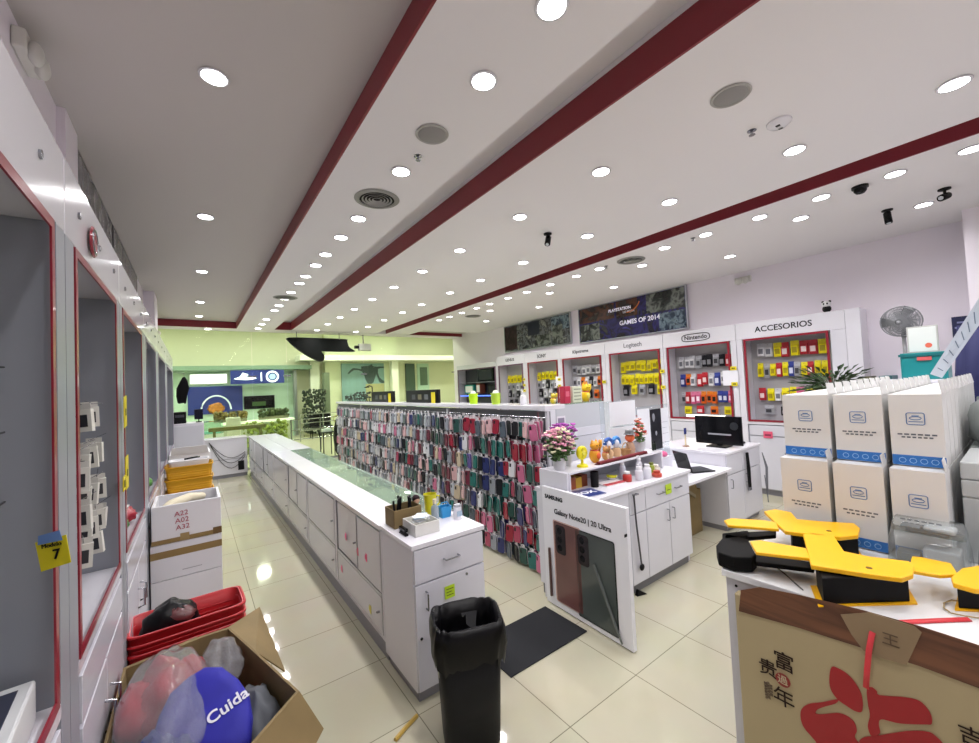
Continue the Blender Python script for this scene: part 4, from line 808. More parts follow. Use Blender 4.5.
MB().box(0, 0, .16, 1.385, .3, .18).build('shelf_board', WHITE_GLOSS, t, bevel=.002); MB().box(0, 0, 0, .02, .3, .159).build('side_panel', WHITE, t); MB().box(1.365, 0, 0, 1.385, .3, .159).build('side_panel', WHITE, t); MB().box(.021, .28, 0, 1.364, .3, .159).build('back_panel', CAB_GREY, t)
t = thing('end_panel', 'white end panel beside the drawer counter under the flowers', 'panel', (2.42, 2.1, 0)); MB().box(0, .2, 0, .025, .52, 1.1).build('board', WHITE, t, bevel=.002); MB().box(0, 0, 0, .025, .199, .91).build('low_board', WHITE, t)
SH = 1.102
# flowers
def bouquet(name, lab, x, y, z, cols, r, hgt, nfl, seed):
    random.seed(seed); t = thing(name, lab, 'flowers', (x, y, z))
    MB().lathe([(.045, 0), (.055, .03), (.06, .1), (.052, .1), (.045, .01)], 20).build('pot', M('C8C8CE', .3), t, True)
    b = MB(); lf = MB(); fl = [MB() for _ in cols]; 
    for k in range(nfl):
        a = random.uniform(0, 6.283); rr = r * random.random() ** .6; zz = hgt * (.55 + .45 * random.random()) - rr * .35
        p = Vector((rr * math.cos(a), rr * math.sin(a) * .7, zz)); b.tube([(0, 0, .08), p * .6 + Vector((0, 0, .06)), p], .002, 4)
        q = fl[k % len(cols)]
        for j in range(6):
            aa = j * 1.047; q.blob(tuple(p + Vector((.013 * math.cos(aa), .013 * math.sin(aa), random.uniform(-.004, .008)))), (.012, .012, .007), 6, 4)
        for j in range(2):
            q2 = p * random.uniform(.4, .95) + Vector((random.uniform(-.04, .04), random.uniform(-.03, .03), .0)); lf.blob(tuple(q2), (.022, .014, .008), 6, 4)
    b.build('stems', M('3E5E2C', .6), t); lf.build('leaves', M('4A6A38', .6, var=.2, vscale=30), t)
    for q, (nm, c) in zip(fl, cols): q.build(nm, M(c, .6), t, 'all')
    return t
bouquet('potted_flowers', 'bouquet of pale pink and cream flowers at the left end of the raised shelf', 2.5, 2.45, SH, [('pink_blossoms', 'E6AFC0'), ('cream_blossoms', 'E8E4C0'), ('rose_blossoms', 'D88FA8')], .15, .37, 95, 3)
bouquet('potted_flowers', 'bouquet of purple orchids behind the pale pink flowers', 2.66, 2.53, SH, [('purple_blossoms', '9A3FA0'), ('magenta_blossoms', 'B85AB4')], .13, .41, 70, 5)
random.seed(11)
t = thing('desk_fan', 'small bright yellow round desk fan on the raised shelf', 'fan', (2.71, 2.38, SH)); MB().lathe([(.05, 0), (.045, .015), (.012, .03), (.01, .08)], 20).build('base', M('E6D91A', .35), t, True)
MB().lathe([(.001, -.02), (.05, -.02), (.06, -.01), (.06, .01), (.05, .02), (.001, .02)], 28, (0, 0, .12), axis='y').build('cage', M('E6D91A', .35), t, True); MB().lathe([(.001, -.028), (.018, -.028), (.022, -.02)], 16, (0, 0, .12), axis='y').build('hub', M('F0E860', .35), t, True)
for k in range(3):
    a = k * 2.094; MB().prism([(.0, 0), (.045, .012), (.045, -.014)], (0, -.022, .12), (math.cos(a), 0, math.sin(a)), (-math.sin(a), 0, math.cos(a)), .003).build('blade', M('C7B814', .35), t)
def cat_fig(lab, x, y, z, s, c, c2):
    t = thing('lucky_cat', lab, 'figurine', (x, y, z)); b = MB()
    b.blob((0, 0, .05 * s), (.045 * s, .04 * s, .055 * s)); b.blob((0, -.005, .12 * s), (.038 * s, .034 * s, .034 * s)); b.build('body', M(c, .3), t, 'all')
    for q in (-1, 1):
        MB().lathe([(.012 * s, 0), (.001, .022 * s)], 8, (q * .022 * s, 0, .145 * s)).build('ear', M(c, .3), t); MB().blob((q * .013 * s, -.036 * s, .124 * s), .005 * s, 6, 4).build('eye', BLACK, t, 'all')
    MB().tube([(.04 * s, -.01, .07 * s), (.055 * s, -.015, .11 * s), (.05 * s, -.02, .155 * s)], [.012 * s, .012 * s, .014 * s], 8).build('raised_paw', M(c, .3), t, 'all'); MB().blob((0, -.035 * s, .05 * s), (.022 * s, .012 * s, .024 * s), 10, 6).build('coin', M(c2, .3), t, 'all'); MB().lathe([(.03 * s, .083 * s), (.034 * s, .088 * s), (.03 * s, .093 * s)], 16, caps=(False, False)).build('collar', M('B02020', .4), t, True)
    return t
cat_fig('golden orange lucky cat figurine on the raised shelf right of the yellow fan', 2.93, 2.42, SH, 1.25, 'DE9A1E', 'E8663A')
cat_fig('small gold figurine in a red setting beside the golden cat', 3.08, 2.42, SH, .8, 'B8864A', 'D8C0A0')
t = thing('red_runner', 'dark red cloth runner on the raised shelf under the figurines', 'cloth', (2.84, 2.305, SH)); MB().box(0, 0, 0, .75, .05, .006).build('cloth', M('55101A', .8, bump=.5, bscale=60), t); MB().box(0.01, -.002, .006, .74, .04, .025).build('folded_edge', M('6A121C', .8, bump=.5, bscale=60), t, bevel=.006)
for (x, c, lab) in ((3.17, '2E5FAE', 'blue and white curled ornament on the raised shelf, left one'), (3.29, '3A86D0', 'blue and white curled ornament on the raised shelf, right one')):
    t = thing('blue_ornament', lab, 'ornament', (x, 2.45, SH)); MB().lathe([(.035, 0), (.045, .05), (.03, .08), (.001, .085)], 16).build('basket_base', M('C8A47C', .6), t, True); MB().blob((0, 0, .12), (.035, .03, .045)).build('face', M('DADAE4', .5), t, 'all'); MB().tube([(.05 * math.cos(q), .0, .13 + .05 * math.sin(q)) for q in [-.3 + k * .35 for k in range(11)]], .018, 8).build('curl', M(c, .5), t, 'all')
t = thing('wicker_basket', 'small wicker basket ornament on the raised shelf', 'basket', (3.39, 2.42, SH)); MB().lathe([(.04, 0), (.055, .06), (.05, .06), (.036, .01)], 18).build('bowl', M('B0875A', .7, bump=.5, bscale=120), t, True); MB().tube([(.05 * math.cos(q), 0, .06 + .06 * math.sin(q)) for q in [k * math.pi / 8 for k in range(9)]], .005, 6).build('handle', M('B0875A', .7), t, True)
t = thing('hat_figurine', 'figurine with orange face and grey hat on the raised shelf', 'figurine', (3.5, 2.44, SH)); MB().lathe([(.04, 0), (.05, .05), (.03, .11)], 18).build('body', M('B9967E', .6), t, True); MB().blob((0, 0, .155), (.05, .045, .045)).build('face', M('E0683A', .5), t, 'all'); MB().lathe([(.06, .19), (.045, .2), (.04, .23), (.001, .235)], 18).build('hat', M('6E6E70', .7), t, True)
bouquet('potted_flowers', 'white pot of red and coral artificial flowers at the right of the raised shelf', 3.66, 2.44, SH, [('coral_blossoms', 'E0705A'), ('red_blossoms', 'B8302A'), ('pale_blossoms', 'E8C8BE')], .08, .33, 36, 9)
random.seed(12)
for (x, lab) in ((3.77, 'thin dark bottle at the right end of the raised shelf'), (3.805, 'slim green-black bottle beside it at the shelf end')):
    bottle('small_bottle', lab, 'bottle', x, 2.36, SH, .012, .08, M('222A22', .3), .02, BLACK)
# on the worktop
WT = .921
t = thing('black_cup', 'black cylinder cup on the white counter below the shelf', 'cup', (2.8, 2.33, WT)); MB().lathe([(.034, 0), (.036, .13), (.032, .13), (.03, .01)], 24).build('cup', BLACK, t, True)
t = thing('navy_magazine', 'navy blue magazine with white lettering on the white counter corner', 'magazine', (2.57, 2.24, WT), -.15); MB().box(-.13, -.1, 0, .13, .1, .006).build('pages', M('D8D8DE', .5), t); MB().box(-.131, -.101, .006, .131, .101, .008).build('cover', M('2C3A78', .3), t)
text('BOX', .09, (0, .0, .0085), (1, 0, 0), (0, 1, 0), M('E8E8F0', .5), t, bold=.003)
t = thing('red_booklet', 'red and white booklet on the white counter behind the navy magazine', 'booklet', (2.98, 2.3, WT), -.1); MB().box(-.12, -.07, 0, .12, .07, .01).build('pages', M('E4E0E0', .5), t); MB().box(-.121, -.071, .01, .121, -.02, .012).build('cover_band', M('B0303A', .4), t)
t = thing('candy_box', 'yellow and brown candy cartons under the raised shelf at its left end', 'box', (2.49, 2.4, WT)); 
for k, c in enumerate(('B88A2A', '9A4A20', 'C8A030', '7A3A20')): MB().box(.0 + k * .075, 0, 0, .072 + k * .075, .12, .09 + .01 * (k % 2)).build('carton', M(c, .5), t)
t = thing('yellow_candy_bowl', 'bowl of yellow sweets on the white counter', 'bowl', (3.08, 2.36, WT)); MB().lathe([(.03, 0), (.05, .03), (.047, .03), (.03, .004)], 20).build('bowl', M('E0E0E0', .2), t, True)
b = MB()
for k in range(16): b.blob((random.uniform(-.03, .03), random.uniform(-.03, .03), .03 + random.uniform(0, .015)), (.014, .01, .009), 6, 4)
b.build('sweets', M('D8D820', .4), t, 'all')['kind'] = 'stuff'
for (x, y, r, h, c, cc, lab, nz) in ((3.14, 2.24, .04, .075, 'A82A22', 'D8D8D8', 'red jar on the white counter', False), (3.25, 2.19, .035, .11, 'D4D4DC', 'E6E6EA', 'white jar with pump on the white counter, left one', True), (3.35, 2.17, .035, .12, 'D8D8E0', 'E6E6EA', 'white jar on the white counter, right one', False),
                                 (3.42, 2.3, .03, .15, 'C9C9D2', 'E6E6EA', 'tall pale sanitiser pump bottle on the white counter', True), (3.53, 2.24, .03, .1, '8A9A30', '6E7A28', 'green canister with lid on the white counter', False), (3.47, 2.15, .045, .04, 'B8402E', 'B8402E', 'low red pot in front of the green canister', False),
                                 (3.62, 2.26, .05, .06, 'C8BEB4', 'D8D0C8', 'clear sweet jar at the right of the white counter', False), (3.2, 2.33, .03, .14, 'B9BCC8', 'E6E6EA', 'clear pump bottle behind the white jars', True)):
    bottle('counter_bottle' if nz else 'counter_jar', lab, 'bottle' if nz else 'jar', x, y, WT, r, h, M(c, .3), .018, M(cc, .3), .55, nozzle=nz)
# ------------------------------------------------------------ partition, screens and papers behind
t = thing('white_partition', 'white standing partition behind the flowers, its top holding yellow ornaments', 'partition', (2.95, 3.2, 0)); MB().box(0, 0, .02, 1.15, .25, 1.3).build('body', WHITE, t, bevel=.003); MB().box(.02, .02, 0, 1.13, .23, .019).build('plinth', EDGE, t); MB().box(0, -.003, 1.2, 1.15, 0, 1.205).build('joint_line', EDGE, t)
t = thing('glass_case', 'glass box case on top of the white partition', 'display case', (2.95, 3.2, 1.301)); MB().box(.3, 0, 0, .31, .25, .28).build('divider', ALU, t); MB().box(0, 0, .28, 1.15, .25, .29).build('top_glass', CASEGLASS, t); MB().box(.31, 0.001, 0, 1.15, .012, .279).build('front_panel', M('C4C6CC', .3), t); MB().box(0, .001, 0, .299, .012, .279).build('front_panel', WHITE_GLOSS, t); MB().box(.0, .24, 0, 1.15, .25, .279).build('back_panel', WHITE, t)
t = thing('framed_notice', 'small framed notice on the white partition beside the red tassel', 'notice', (3.32, 3.194, 1.34)); MB().box(-.07, -.004, -.12, .07, 0, .12).build('sheet', M('E4E0E8', .5), t); MB().box(-.05, -.006, .02, .05, -.004, .1).build('printed_block', M('8A8096', .5), t); MB().box(-.05, -.006, -.08, .05, -.004, -.02).build('printed_block', M('A8A0B0', .5), t)
TOPP = 1.592
cat_fig('large round yellow smiling ornament on the partition top', 3.88, 3.3, TOPP, 1.35, 'F0C40E', 'E8D860')
cat_fig('small yellow figurine left on the partition top', 3.32, 3.3, TOPP, .8, 'D8C030', 'E8E0A0')
t = thing('red_packet', 'red box standing on the partition top', 'box', (3.5, 3.28, TOPP)); MB().box(-.05, -.04, 0, .05, .04, .2).build('box_body', M('B82A4A', .4), t, bevel=.003); MB().box(-.03, -.042, .08, .03, -.04, .14).build('label_patch', M('D86A80', .4), t)
t = thing('pale_tin', 'pale green printed box on the partition top between red box and yellow ornament', 'box', (3.67, 3.28, TOPP)); MB().box(-.08, -.04, 0, .08, .04, .19).build('box_body', M('D8DCC4', .4), t, bevel=.003)
for k in range(4): MB().box(-.06, -.042, .03 + .04 * k, .06, -.04, .045 + .04 * k).build('printed_line', M('9AA08A', .5), t)
t = thing('orange_ornament', 'orange spiky ornament behind the yellow one on the partition top', 'ornament', (3.98, 3.38, TOPP)); MB().lathe([(.04, 0), (.05, .05), (.02, .12)], 14).build('pot', M('C8781E', .5), t, True)
for k in range(5): MB().lathe([(.014, .1), (.012, .2), (.001, .24)], 8, (-.04 + .02 * k, 0, .02 * (k % 2))).build('spike', M('D88A22', .5), t, True)
def sheet(lab, x0, z0, x1, z1, y, c='E4E6EC', grp=None, lines=0, par=None, name='notice_sheet'):
    t = thing(name, lab, 'paper', ((x0 + x1) / 2, y, z0), 0, grp); w = (x1 - x0) / 2
    MB().box(-w, -.0015, 0, w, 0, z1 - z0).build('sheet', M(c, .6), t)
    for k in range(lines): MB().box(-w * .7, -.003, (z1 - z0) * (.25 + .5 * k / max(1, lines)), w * (.7 - .3 * (k % 2)), -.0015, (z1 - z0) * (.25 + .5 * k / max(1, lines)) + .004).build('printed_line', M('A0A4B0', .6), t)
    return t
def screen(lab, x0, x1, z0, z1, y):
    t = thing('clear_screen', lab, 'screen', (x0, y, z0), 0, 'clear protective screens')
    MB().box(0, 0, .012, x1 - x0, .005, z1 - z0).build('acrylic_sheet', ACRYL, t); MB().box(.05, -.06, 0, .13, .065, .012).build('foot', ACRYL, t); MB().box(x1 - x0 - .13, -.06, 0, x1 - x0 - .05, .065, .012).build('foot', ACRYL, t)
    return t
screen('clear protective screen standing behind the raised shelf on the drawer counter', 3.3, 3.9, .921, 1.62, 2.63)
sheet('large blank white sheet taped to the screen behind the figurines', 3.44, 1.36, 3.89, 1.61, 2.622, lines=0)
sheet('lower white sheet taped to the same screen', 3.42, 1.14, 3.89, 1.34, 2.622)
# desk
t = thing('cashier_desk', 'low white cashier desk between two counters with laptop', 'desk', (3.96, 2.14, 0))
MB().box(0, 0, .73, 1.03, .95, .76).build('desktop', WHITE_GLOSS, t, bevel=.003); MB().box(0, .02, 0, .02, .93, .729).build('side_panel', WHITE, t); MB().box(.021, .9, .1, 1.02, .93, .729).build('back_panel', WHITE, t)
screen('clear screen standing on the cashier desk', 4.25, 4.95, .76, 1.5, 2.86)
sheet('tall white sheet on the desk screen beside the dark figure poster', 4.27, .98, 4.52, 1.47, 2.852)
sheet('white printed sheet on the desk screen left of the monitor', 4.76, 1.02, 4.94, 1.45, 2.852, lines=3)
t = thing('dark_poster', 'dark poster with a pale figure on the desk screen', 'poster', (4.64, 2.852, .95)); MB().box(-.11, -.002, 0, .13, 0, .5).build('sheet', M('23242A', .35, var=.3, vscale=6), t); MB().blob((-.04, -.004, .4), (.03, .003, .05), 12, 8, .2, 3, 3).build('pale_face', M('8A8C94', .5), t, 'all'); MB().blob((-.0, -.004, .2), (.02, .003, .03), 10, 6).build('pale_mark', M('9EA0AA', .5), t, 'all')
t = thing('laptop', 'open black laptop on the cashier desk', 'laptop', (4.52, 2.42, .761), math.radians(-28))
MB().box(-.02, -.13, 0, .26, .13, .014).build('keyboard_base', M('1A1B1F', .4), t, bevel=.004)
for k in range(5): MB().box(.03 + k * .035, -.11, .014, .056 + k * .035, .11, .016).build('key_row', M('34363C', .5), t)
MB().prism([(-.13, 0), (.13, 0), (.13, .22), (-.13, .22)], (-.02, 0, .012), (0, 1, 0), (-.28, 0, .96), -.008).build('screen', M('0E0F12', .2), t)
t = thing('pink_pouch', 'pink pouch on the cashier desk behind the laptop', 'pouch', (4.55, 2.72, .761)); MB().box(-.12, -.06, 0, .1, .06, .13).build('white_box', M('D8D8E2', .4), t, bevel=.004); MB().blob((-.02, 0, .155), (.09, .05, .035), 14, 8, .2, 3, 2).build('pouch', M('D8608E', .5), t, 'all')
t = thing('office_chair', 'dark chair back curving behind the laptop', 'chair', (4.75, 3.62, 0)); MB().loft([superring(0, 0, .5, .2, .02, 20, 4), superring(0, .01, .8, .22, .025, 20, 4), superring(0, .03, 1.02, .16, .02, 20, 3)]).build('backrest', M('2A2A2E', .7), t, 'all'); MB().box(-.23, -.4, .42, .23, 0, .49).build('seat', M('2A2A2E', .7), t, bevel=.02); MB().tube([(0, -.2, .06), (0, -.2, .42)], .025, 10).build('post', STEEL, t, True)
for k in range(5): a = k * 1.2566; MB().tube([(0, -.2, .08), (.26 * math.cos(a), -.2 + .26 * math.sin(a), .04)], [.02, .015], 8).build('foot_spoke', BLACK, t, True)
for k in range(5): a = k * 1.2566; MB().lathe([(.001, -.015), (.03, -.015), (.03, .015), (.001, .015)], 10, (.26 * math.cos(a), -.2 + .26 * math.sin(a), .03), axis='x').build('caster', BLACK, t, True)
t, w, d, h = open_box('cardboard_box', 'brown cardboard box standing under the cashier desk', 'box', 4.28, 2.45, 4.85, 2.85, 0, .5, KRAFT, .006)
flap([(.0, 0, h), (.1, -.0, h + .13), (.45, -.0, h + .1), (.5, 0, h)], t); MB().prism([(0, 0), (.02, .02), (.3, -.14), (.3, -.18)], (.1, -.02, h + .1), (1, 0, 0), (0, 0, 1), .01).build('loose_strip', M('8A8068', .6), t)
# right counter with the monitor
t = thing('corner_cabinet', 'white drawer cabinet right of the cashier desk carrying the black monitor', 'cabinet', (5.0, 2.2, 0))
MB().box(0, .02, .06, .95, .95, .89).build('body', WHITE, t); MB().box(-.01, -.01, .891, .96, .96, .92).build('worktop', WHITE_GLOSS, t, bevel=.003); MB().box(.02, .05, 0, .93, .93, .059).build('plinth', EDGE, t)
for x0, x1 in ((0, .42), (.42, .95)):
    MB().box(x0 + .004, 0, .66, x1 - .004, .019, .885).build('drawer_front', DOOR_M, t, bevel=.002); d = MB().box(x0 + .004, 0, .07, x1 - .004, .019, .65).build('door', DOOR_M, t, bevel=.002); handle_bar(d, (x0 + .08, 0, .5), (x0 + .08, 0, .6), (0, -.025, 0))
for (x, lab) in ((5.5, 'black doubled strap hanging on the corner cabinet front'),):
    t = thing('hanging_strap', lab, 'strap', (x, 2.18, .86)); MB().tube([(0, 0, 0), (-.015, -.01, -.2), (-.01, -.01, -.42)], .012, 6).build('strap_cord', BLACK, t, True); MB().tube([(.03, 0, 0), (.035, -.01, -.2), (.03, -.01, -.42)], .012, 6).build('strap_cord', BLACK, t, True); MB().box(-.02, -.02, -.46, .04, 0, -.42).build('buckle', STEEL, t)
t = thing('power_cables', 'tangled grey cables hanging at the right edge of the corner cabinet', 'cable', (5.97, 2.18, .8))
for k in range(4): MB().tube([(0, 0, 0), (.03 + .02 * k, -.02, -.2), (-.02 + .01 * k, -.03, -.4 - .06 * k), (.04, -.02, -.5 - .05 * k), (.03, 0, -.3)], .005, 6).build('cable', M('6E7078', .5), t, True)
t = thing('computer_monitor', 'wide black monitor on the corner cabinet in front of the wall packs', 'monitor', (5.4, 2.46, .921), math.radians(-90))
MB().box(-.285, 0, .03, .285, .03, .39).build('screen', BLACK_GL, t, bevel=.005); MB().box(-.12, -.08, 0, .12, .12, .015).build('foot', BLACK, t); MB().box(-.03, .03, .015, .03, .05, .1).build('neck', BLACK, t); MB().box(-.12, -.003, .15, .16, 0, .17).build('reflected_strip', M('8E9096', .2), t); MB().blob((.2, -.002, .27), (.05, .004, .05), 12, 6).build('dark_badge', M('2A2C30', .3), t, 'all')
t = thing('light_bar', 'glowing white light bar on the ledge of the bordered-logo cabinet', 'light', (6.87, 3.0, 1.145)); MB().box(-.01, 0, 0, .01, .62, .03).build('tube', M('FFF8E0', .4, emit=5), t); MB().box(.01, 0, -.005, .03, .62, .035).build('holder', ALU, t)
t = thing('card_reader', 'flat black device lying on the corner cabinet top', 'device', (5.75, 2.4, .921)); MB().box(-.11, -.08, 0, .1, .08, .025).build('body', BLACK, t, bevel=.006); MB().box(-.08, -.05, .025, .03, .05, .028).build('pad', M('3A3C42', .3), t)
t = thing('card_stand', 'small navy card standing in front of the monitor', 'card', (5.2, 2.78, .921)); MB().box(-.03, -.003, .16, .03, 0, .24).build('card', M('2A3470', .4), t); MB().box(-.015, 0, 0, .015, .003, .2).build('stem', M('D8C8A0', .4), t); MB().box(-.03, -.03, 0, .03, .03, .008).build('foot', M('8A5A3A', .5), t)
sheet_l = [('white price sheet on the frame right of the bordered-logo cabinet', 2.77, 1.66, 3.0, 1.9), ('small white sheet on the frame of the cabinet behind the yellow ornament', 6.5, 1.75, 6.72, 1.97)]
for lab, y0, z0, y1, z1 in sheet_l:
    t = thing('notice_sheet', lab, 'paper', (6.886, y0, z0)); MB().box(-.002, 0, 0, 0, y1 - y0, z1 - z0).build('sheet', M('E8E8F0', .6), t)
t = thing('red_note', 'small pink red note on the white base door below the ACCESORIOS cabinet', 'note', (6.889, 2.36, .86)); MB().box(-.003, 0, 0, 0, .12, .1).build('sheet', M('E05A7A', .6), t); MB().box(-.004, .02, .03, -.003, .1, .06).build('ink', M('8A2A4A', .6), t)
tagsp = [(2.83, 1.93), (2.83, 1.68), (4.03, 1.95), (4.03, 1.66), (5.33, 1.8), (6.6, 1.9), (6.6, 1.75), (7.84, 1.95), (7.84, 1.8), (7.84, 1.66)]
for k, (y, z) in enumerate(tagsp):
    t = thing('price_tag', 'yellow price tag on the right cabinets\' frame, %s one from the right' % ordw(k + 1), 'price tag', (6.88, y, z), 0, 'yellow tags on the cabinet frames'); MB().box(-.006, -.045, -.03, -.002, .045, .03).build('card', YEL, t); MB().box(-.0075, -.025, -.01, -.006, .025, .01).build('ink', M('6A6210', .5), t)
# plant in front of the ACCESORIOS cabinet
t = thing('potted_plant', 'bushy dark green plant in front of the ACCESORIOS cabinet behind the white boxes', 'plant', (6.35, 1.5, 1.42)); MB().lathe([(.08, 0), (.1, .15), (.09, .15), (.07, .01)], 20).build('pot', M('6A4A34', .6), t, True)
st = MB(); lf = MB()
for k in range(110):
    a = random.uniform(0, 6.283); e = random.uniform(.2, 1.1); L_2 = random.uniform(.2, .42); d = Vector((math.cos(a) * math.cos(e), math.sin(a) * math.cos(e), math.sin(e)))
    p1 = Vector((0, 0, .14)) + d * L_2 * .6; p2 = Vector((0, 0, .14)) + d * L_2 - Vector((0, 0, .06)); st.tube([(0, 0, .13), p1, p2], .003, 4)
    s_ = d.cross(Vector((0, 0, 1))).normalized() * .022; q = p2 + (p2 - p1).normalized() * .12; m_ = (p2 + q) / 2 + Vector((0, 0, .015)); lf.add([p2, m_ + s_, q, m_ - s_], [(0, 1, 2, 3)])
    m0 = (p1 + p2) / 2; lf.add([p1, m0 + s_ * .9 + Vector((0, 0, .02)), p2, m0 - s_ * .9], [(0, 1, 2, 3)])
st.build('stems', M('3A4A24', .6), t); lf.build('leaves', M('2E4A26', .5, var=.25, vscale=14), t)
t = thing('plant_stand', 'white pedestal under the dark green plant', 'stand', (6.35, 1.5, 0)); MB().box(-.15, -.15, .03, .15, .15, 1.398).build('column', WHITE, t, bevel=.004); MB().box(-.17, -.17, 1.399, .17, .17, 1.419).build('top', WHITE_GLOSS, t); MB().box(-.17, -.17, 0, .17, .17, .03).build('foot', EDGE, t)
# ------------------------------------------------------------ foreground counter on the right
t = thing('front_counter', 'white counter at the lower right corner carrying the yellow tools', 'counter', (1.97, .905, 0)); 
MB().box(.0, -1.6, .05, 2.5, -.003, .915).build('body', M('C4C4CC', .35), t); MB().box(-.012, -1.61, .916, 2.51, .012, .948).build('worktop', M('E4E6E8', .3), t, bevel=.003); MB().box(.03, -1.57, 0, 2.47, -.03, .049).build('plinth', EDGE, t)
MB().lathe([(.001, -.003), (.006, -.003), (.006, 0)], 10, (0, -.045, .885), axis='x').build('screw', BLACK, t, True)
CTR = .949
# red-flower gift box panel leaning on the counter front: local u runs along -y
gx = 1.955
t = thing('gift_bag', 'cream paper gift bag with red flower and brown band hung on the counter front', 'bag', (gx, .845, .08))
Wg = 1.05
MB().box(-.045, -Wg, 0, 0, 0, .8).build('body', M('A99A76', .6), t, bevel=.006)
def smooth_poly(pts, k=5):
    out = []; n_p = len(pts)
    for i in range(n_p):
        p0, p1, p2, p3 = [Vector((*pts[(i + j - 1) % n_p], 0)) for j in range(4)]
        for q in range(k):
            s = q / k; v = .5 * ((2 * p1) + (-p0 + p2) * s + (2 * p0 - 5 * p1 + 4 * p2 - p3) * s * s + (-p0 + 3 * p1 - 3 * p2 + p3) * s ** 3); out.append((v.x, v.y))
    return out
def gpx(lst):  # photo pixels on the bag's front plane -> bag coordinates
    o = []
    for a, b_ in lst:
        p = at(a, b_, x=gx - .046); o.append((.845 - p.y, p.z - .08))
    return o
MB().prism(gpx([(741, 590), (739, 611), (800, 628), (863, 648), (920, 666), (979, 688), (1040, 708), (1040, 664), (979, 645), (920, 626), (863, 610), (800, 595), (760, 587)]), (-.046, 0, 0), (0, -1, 0), (0, 0, 1), .002).build('wood_band', wood_mat('52301E', '744A30', 2), t)
MB().prism(gpx([(841, 614), (852, 634), (864, 650), (884, 658), (907, 664), (922, 632), (915, 626), (870, 612)]), (-.049, 0, 0), (0, -1, 0), (0, 0, 1), .003).build('clasp', M('8A7558', .5), t)
INK = M('2A1C16', .6); REDF = M('98101A', .45)
def glyph(ch, px, py, hpx, mat, name='character', off=-.047, bold=0):
    hpx *= .8
    (a0, b0), (a1, b1) = gpx([(px, py - hpx / 2), (px, py + hpx / 2)])
    text(ch, abs(b0 - b1) * 1.12, (off, -(a0 + a1) / 2, (b0 + b1) / 2), (0, -1, 0), (0, 0, 1), mat, t, name=name, bold=bold, sx=1.0)
glyph('王', 891, 640, 15, M('5A4632', .5), 'seal_character', -.0525)
glyph('富', 784, 663, 21, INK); glyph('贵', 768, 669, 19, INK); glyph('年', 784, 699, 21, INK); glyph('吉', 972, 738, 22, INK)
(sa, sb), = gpx([(783, 680)])
MB().lathe([(.001, 0), (.026, 0), (.026, -.002), (.001, -.002)], 24, (-.0465, -sa, sb), axis='x').build('round_seal', M('8C2A26', .5), t, True); glyph('過', 783, 680, 10, M('C8B898', .5), 'seal_character', -.0495)
for k in range(3):
    (qa, qb), = gpx([(766 + 2.6 * k, 690)]); text('富貴有餘年年吉祥'[k * 2:k * 2 + 6], .012, (-.047, -qa, qb), (0, 0, -1), (0, -1, 0), M('6A5A48', .6), t, name='small_print')
petals = [[(831, 668), (838, 668), (850, 676), (860, 690), (863, 702), (862, 711), (856, 711), (846, 705), (837, 698), (830, 686)],
          [(867, 689), (872, 687), (877, 691), (880, 695), (905, 697), (920, 701), (930, 712), (932, 723), (925, 724), (900, 723), (882, 719), (879, 724), (880, 733), (872, 736), (868, 726), (870, 715), (868, 703)],
          [(801, 711), (808, 704), (822, 702), (838, 699), (836, 703), (826, 706), (818, 709), (816, 713), (822, 714), (840, 713), (853, 720), (857, 730), (855, 737), (860, 750), (830, 758), (815, 740), (803, 725)],
          [(862, 738), (880, 735), (905, 731), (925, 731), (936, 736), (945, 750), (930, 775), (890, 790), (868, 770), (858, 750)]]
for k, pl in enumerate(petals):
    MB().prism(smooth_poly(gpx(pl)), (-.047, 0, 0), (0, -1, 0), (0, 0, 1), .002).build('red_petal', REDF, t)
def strip(name, lab, pts, m, wid, th=.003, cat='ribbon'):
    pts = [Vector(p) for p in pts]; o0 = pts[0]; t = thing(name, lab, cat, o0); b = MB(); vs = []
    for i, p in enumerate(pts):
        a = pts[max(0, i - 1)]; c = pts[min(len(pts) - 1, i + 1)]; d = (c - a).normalized(); s = d.cross(Vector((-.5, 0, .85)) if abs(d.z) < .8 else Vector((1, 0, 0))).normalized() * wid / 2
        vs += [p - s - o0, p + s - o0]
    fs = [(2 * i, 2 * i + 1, 2 * i + 3, 2 * i + 2) for i in range(len(pts) - 1)]; b.add(vs, fs); o = b.build('band', m, t, 'all'); md = o.modifiers.new('thick', 'SOLIDIFY'); md.thickness = th; return t
RIB = M('D23840', .5, bump=.3, bscale=80)
strip('red_ribbon', 'red ribbon lying over the counter top edge and hanging down the gift bag', [at(970, 619, z=CTR + .006), at(940, 620, z=CTR + .006), at(900, 622, z=CTR + .006), at(879, 622, z=CTR + .006)] + [at(876, 624, x=1.935), at(872, 634, x=1.899), at(869, 650, x=1.894), at(867, 672, x=1.893), at(866, 688, x=1.893)], RIB, .016)
t = thing('beige_cord', 'thin beige looped cord on the counter top beside the ribbon', 'cord', at(945, 612, z=CTR + .004)); c0 = t.location.copy()
MB().tube([at(a, b_, z=CTR + .006) - c0 for a, b_ in ((979, 618), (965, 616), (951, 613), (944, 608), (944, 603), (952, 600), (962, 602))], .0025, 6).build('cord_line', M('A08A5E', .6), t, True)
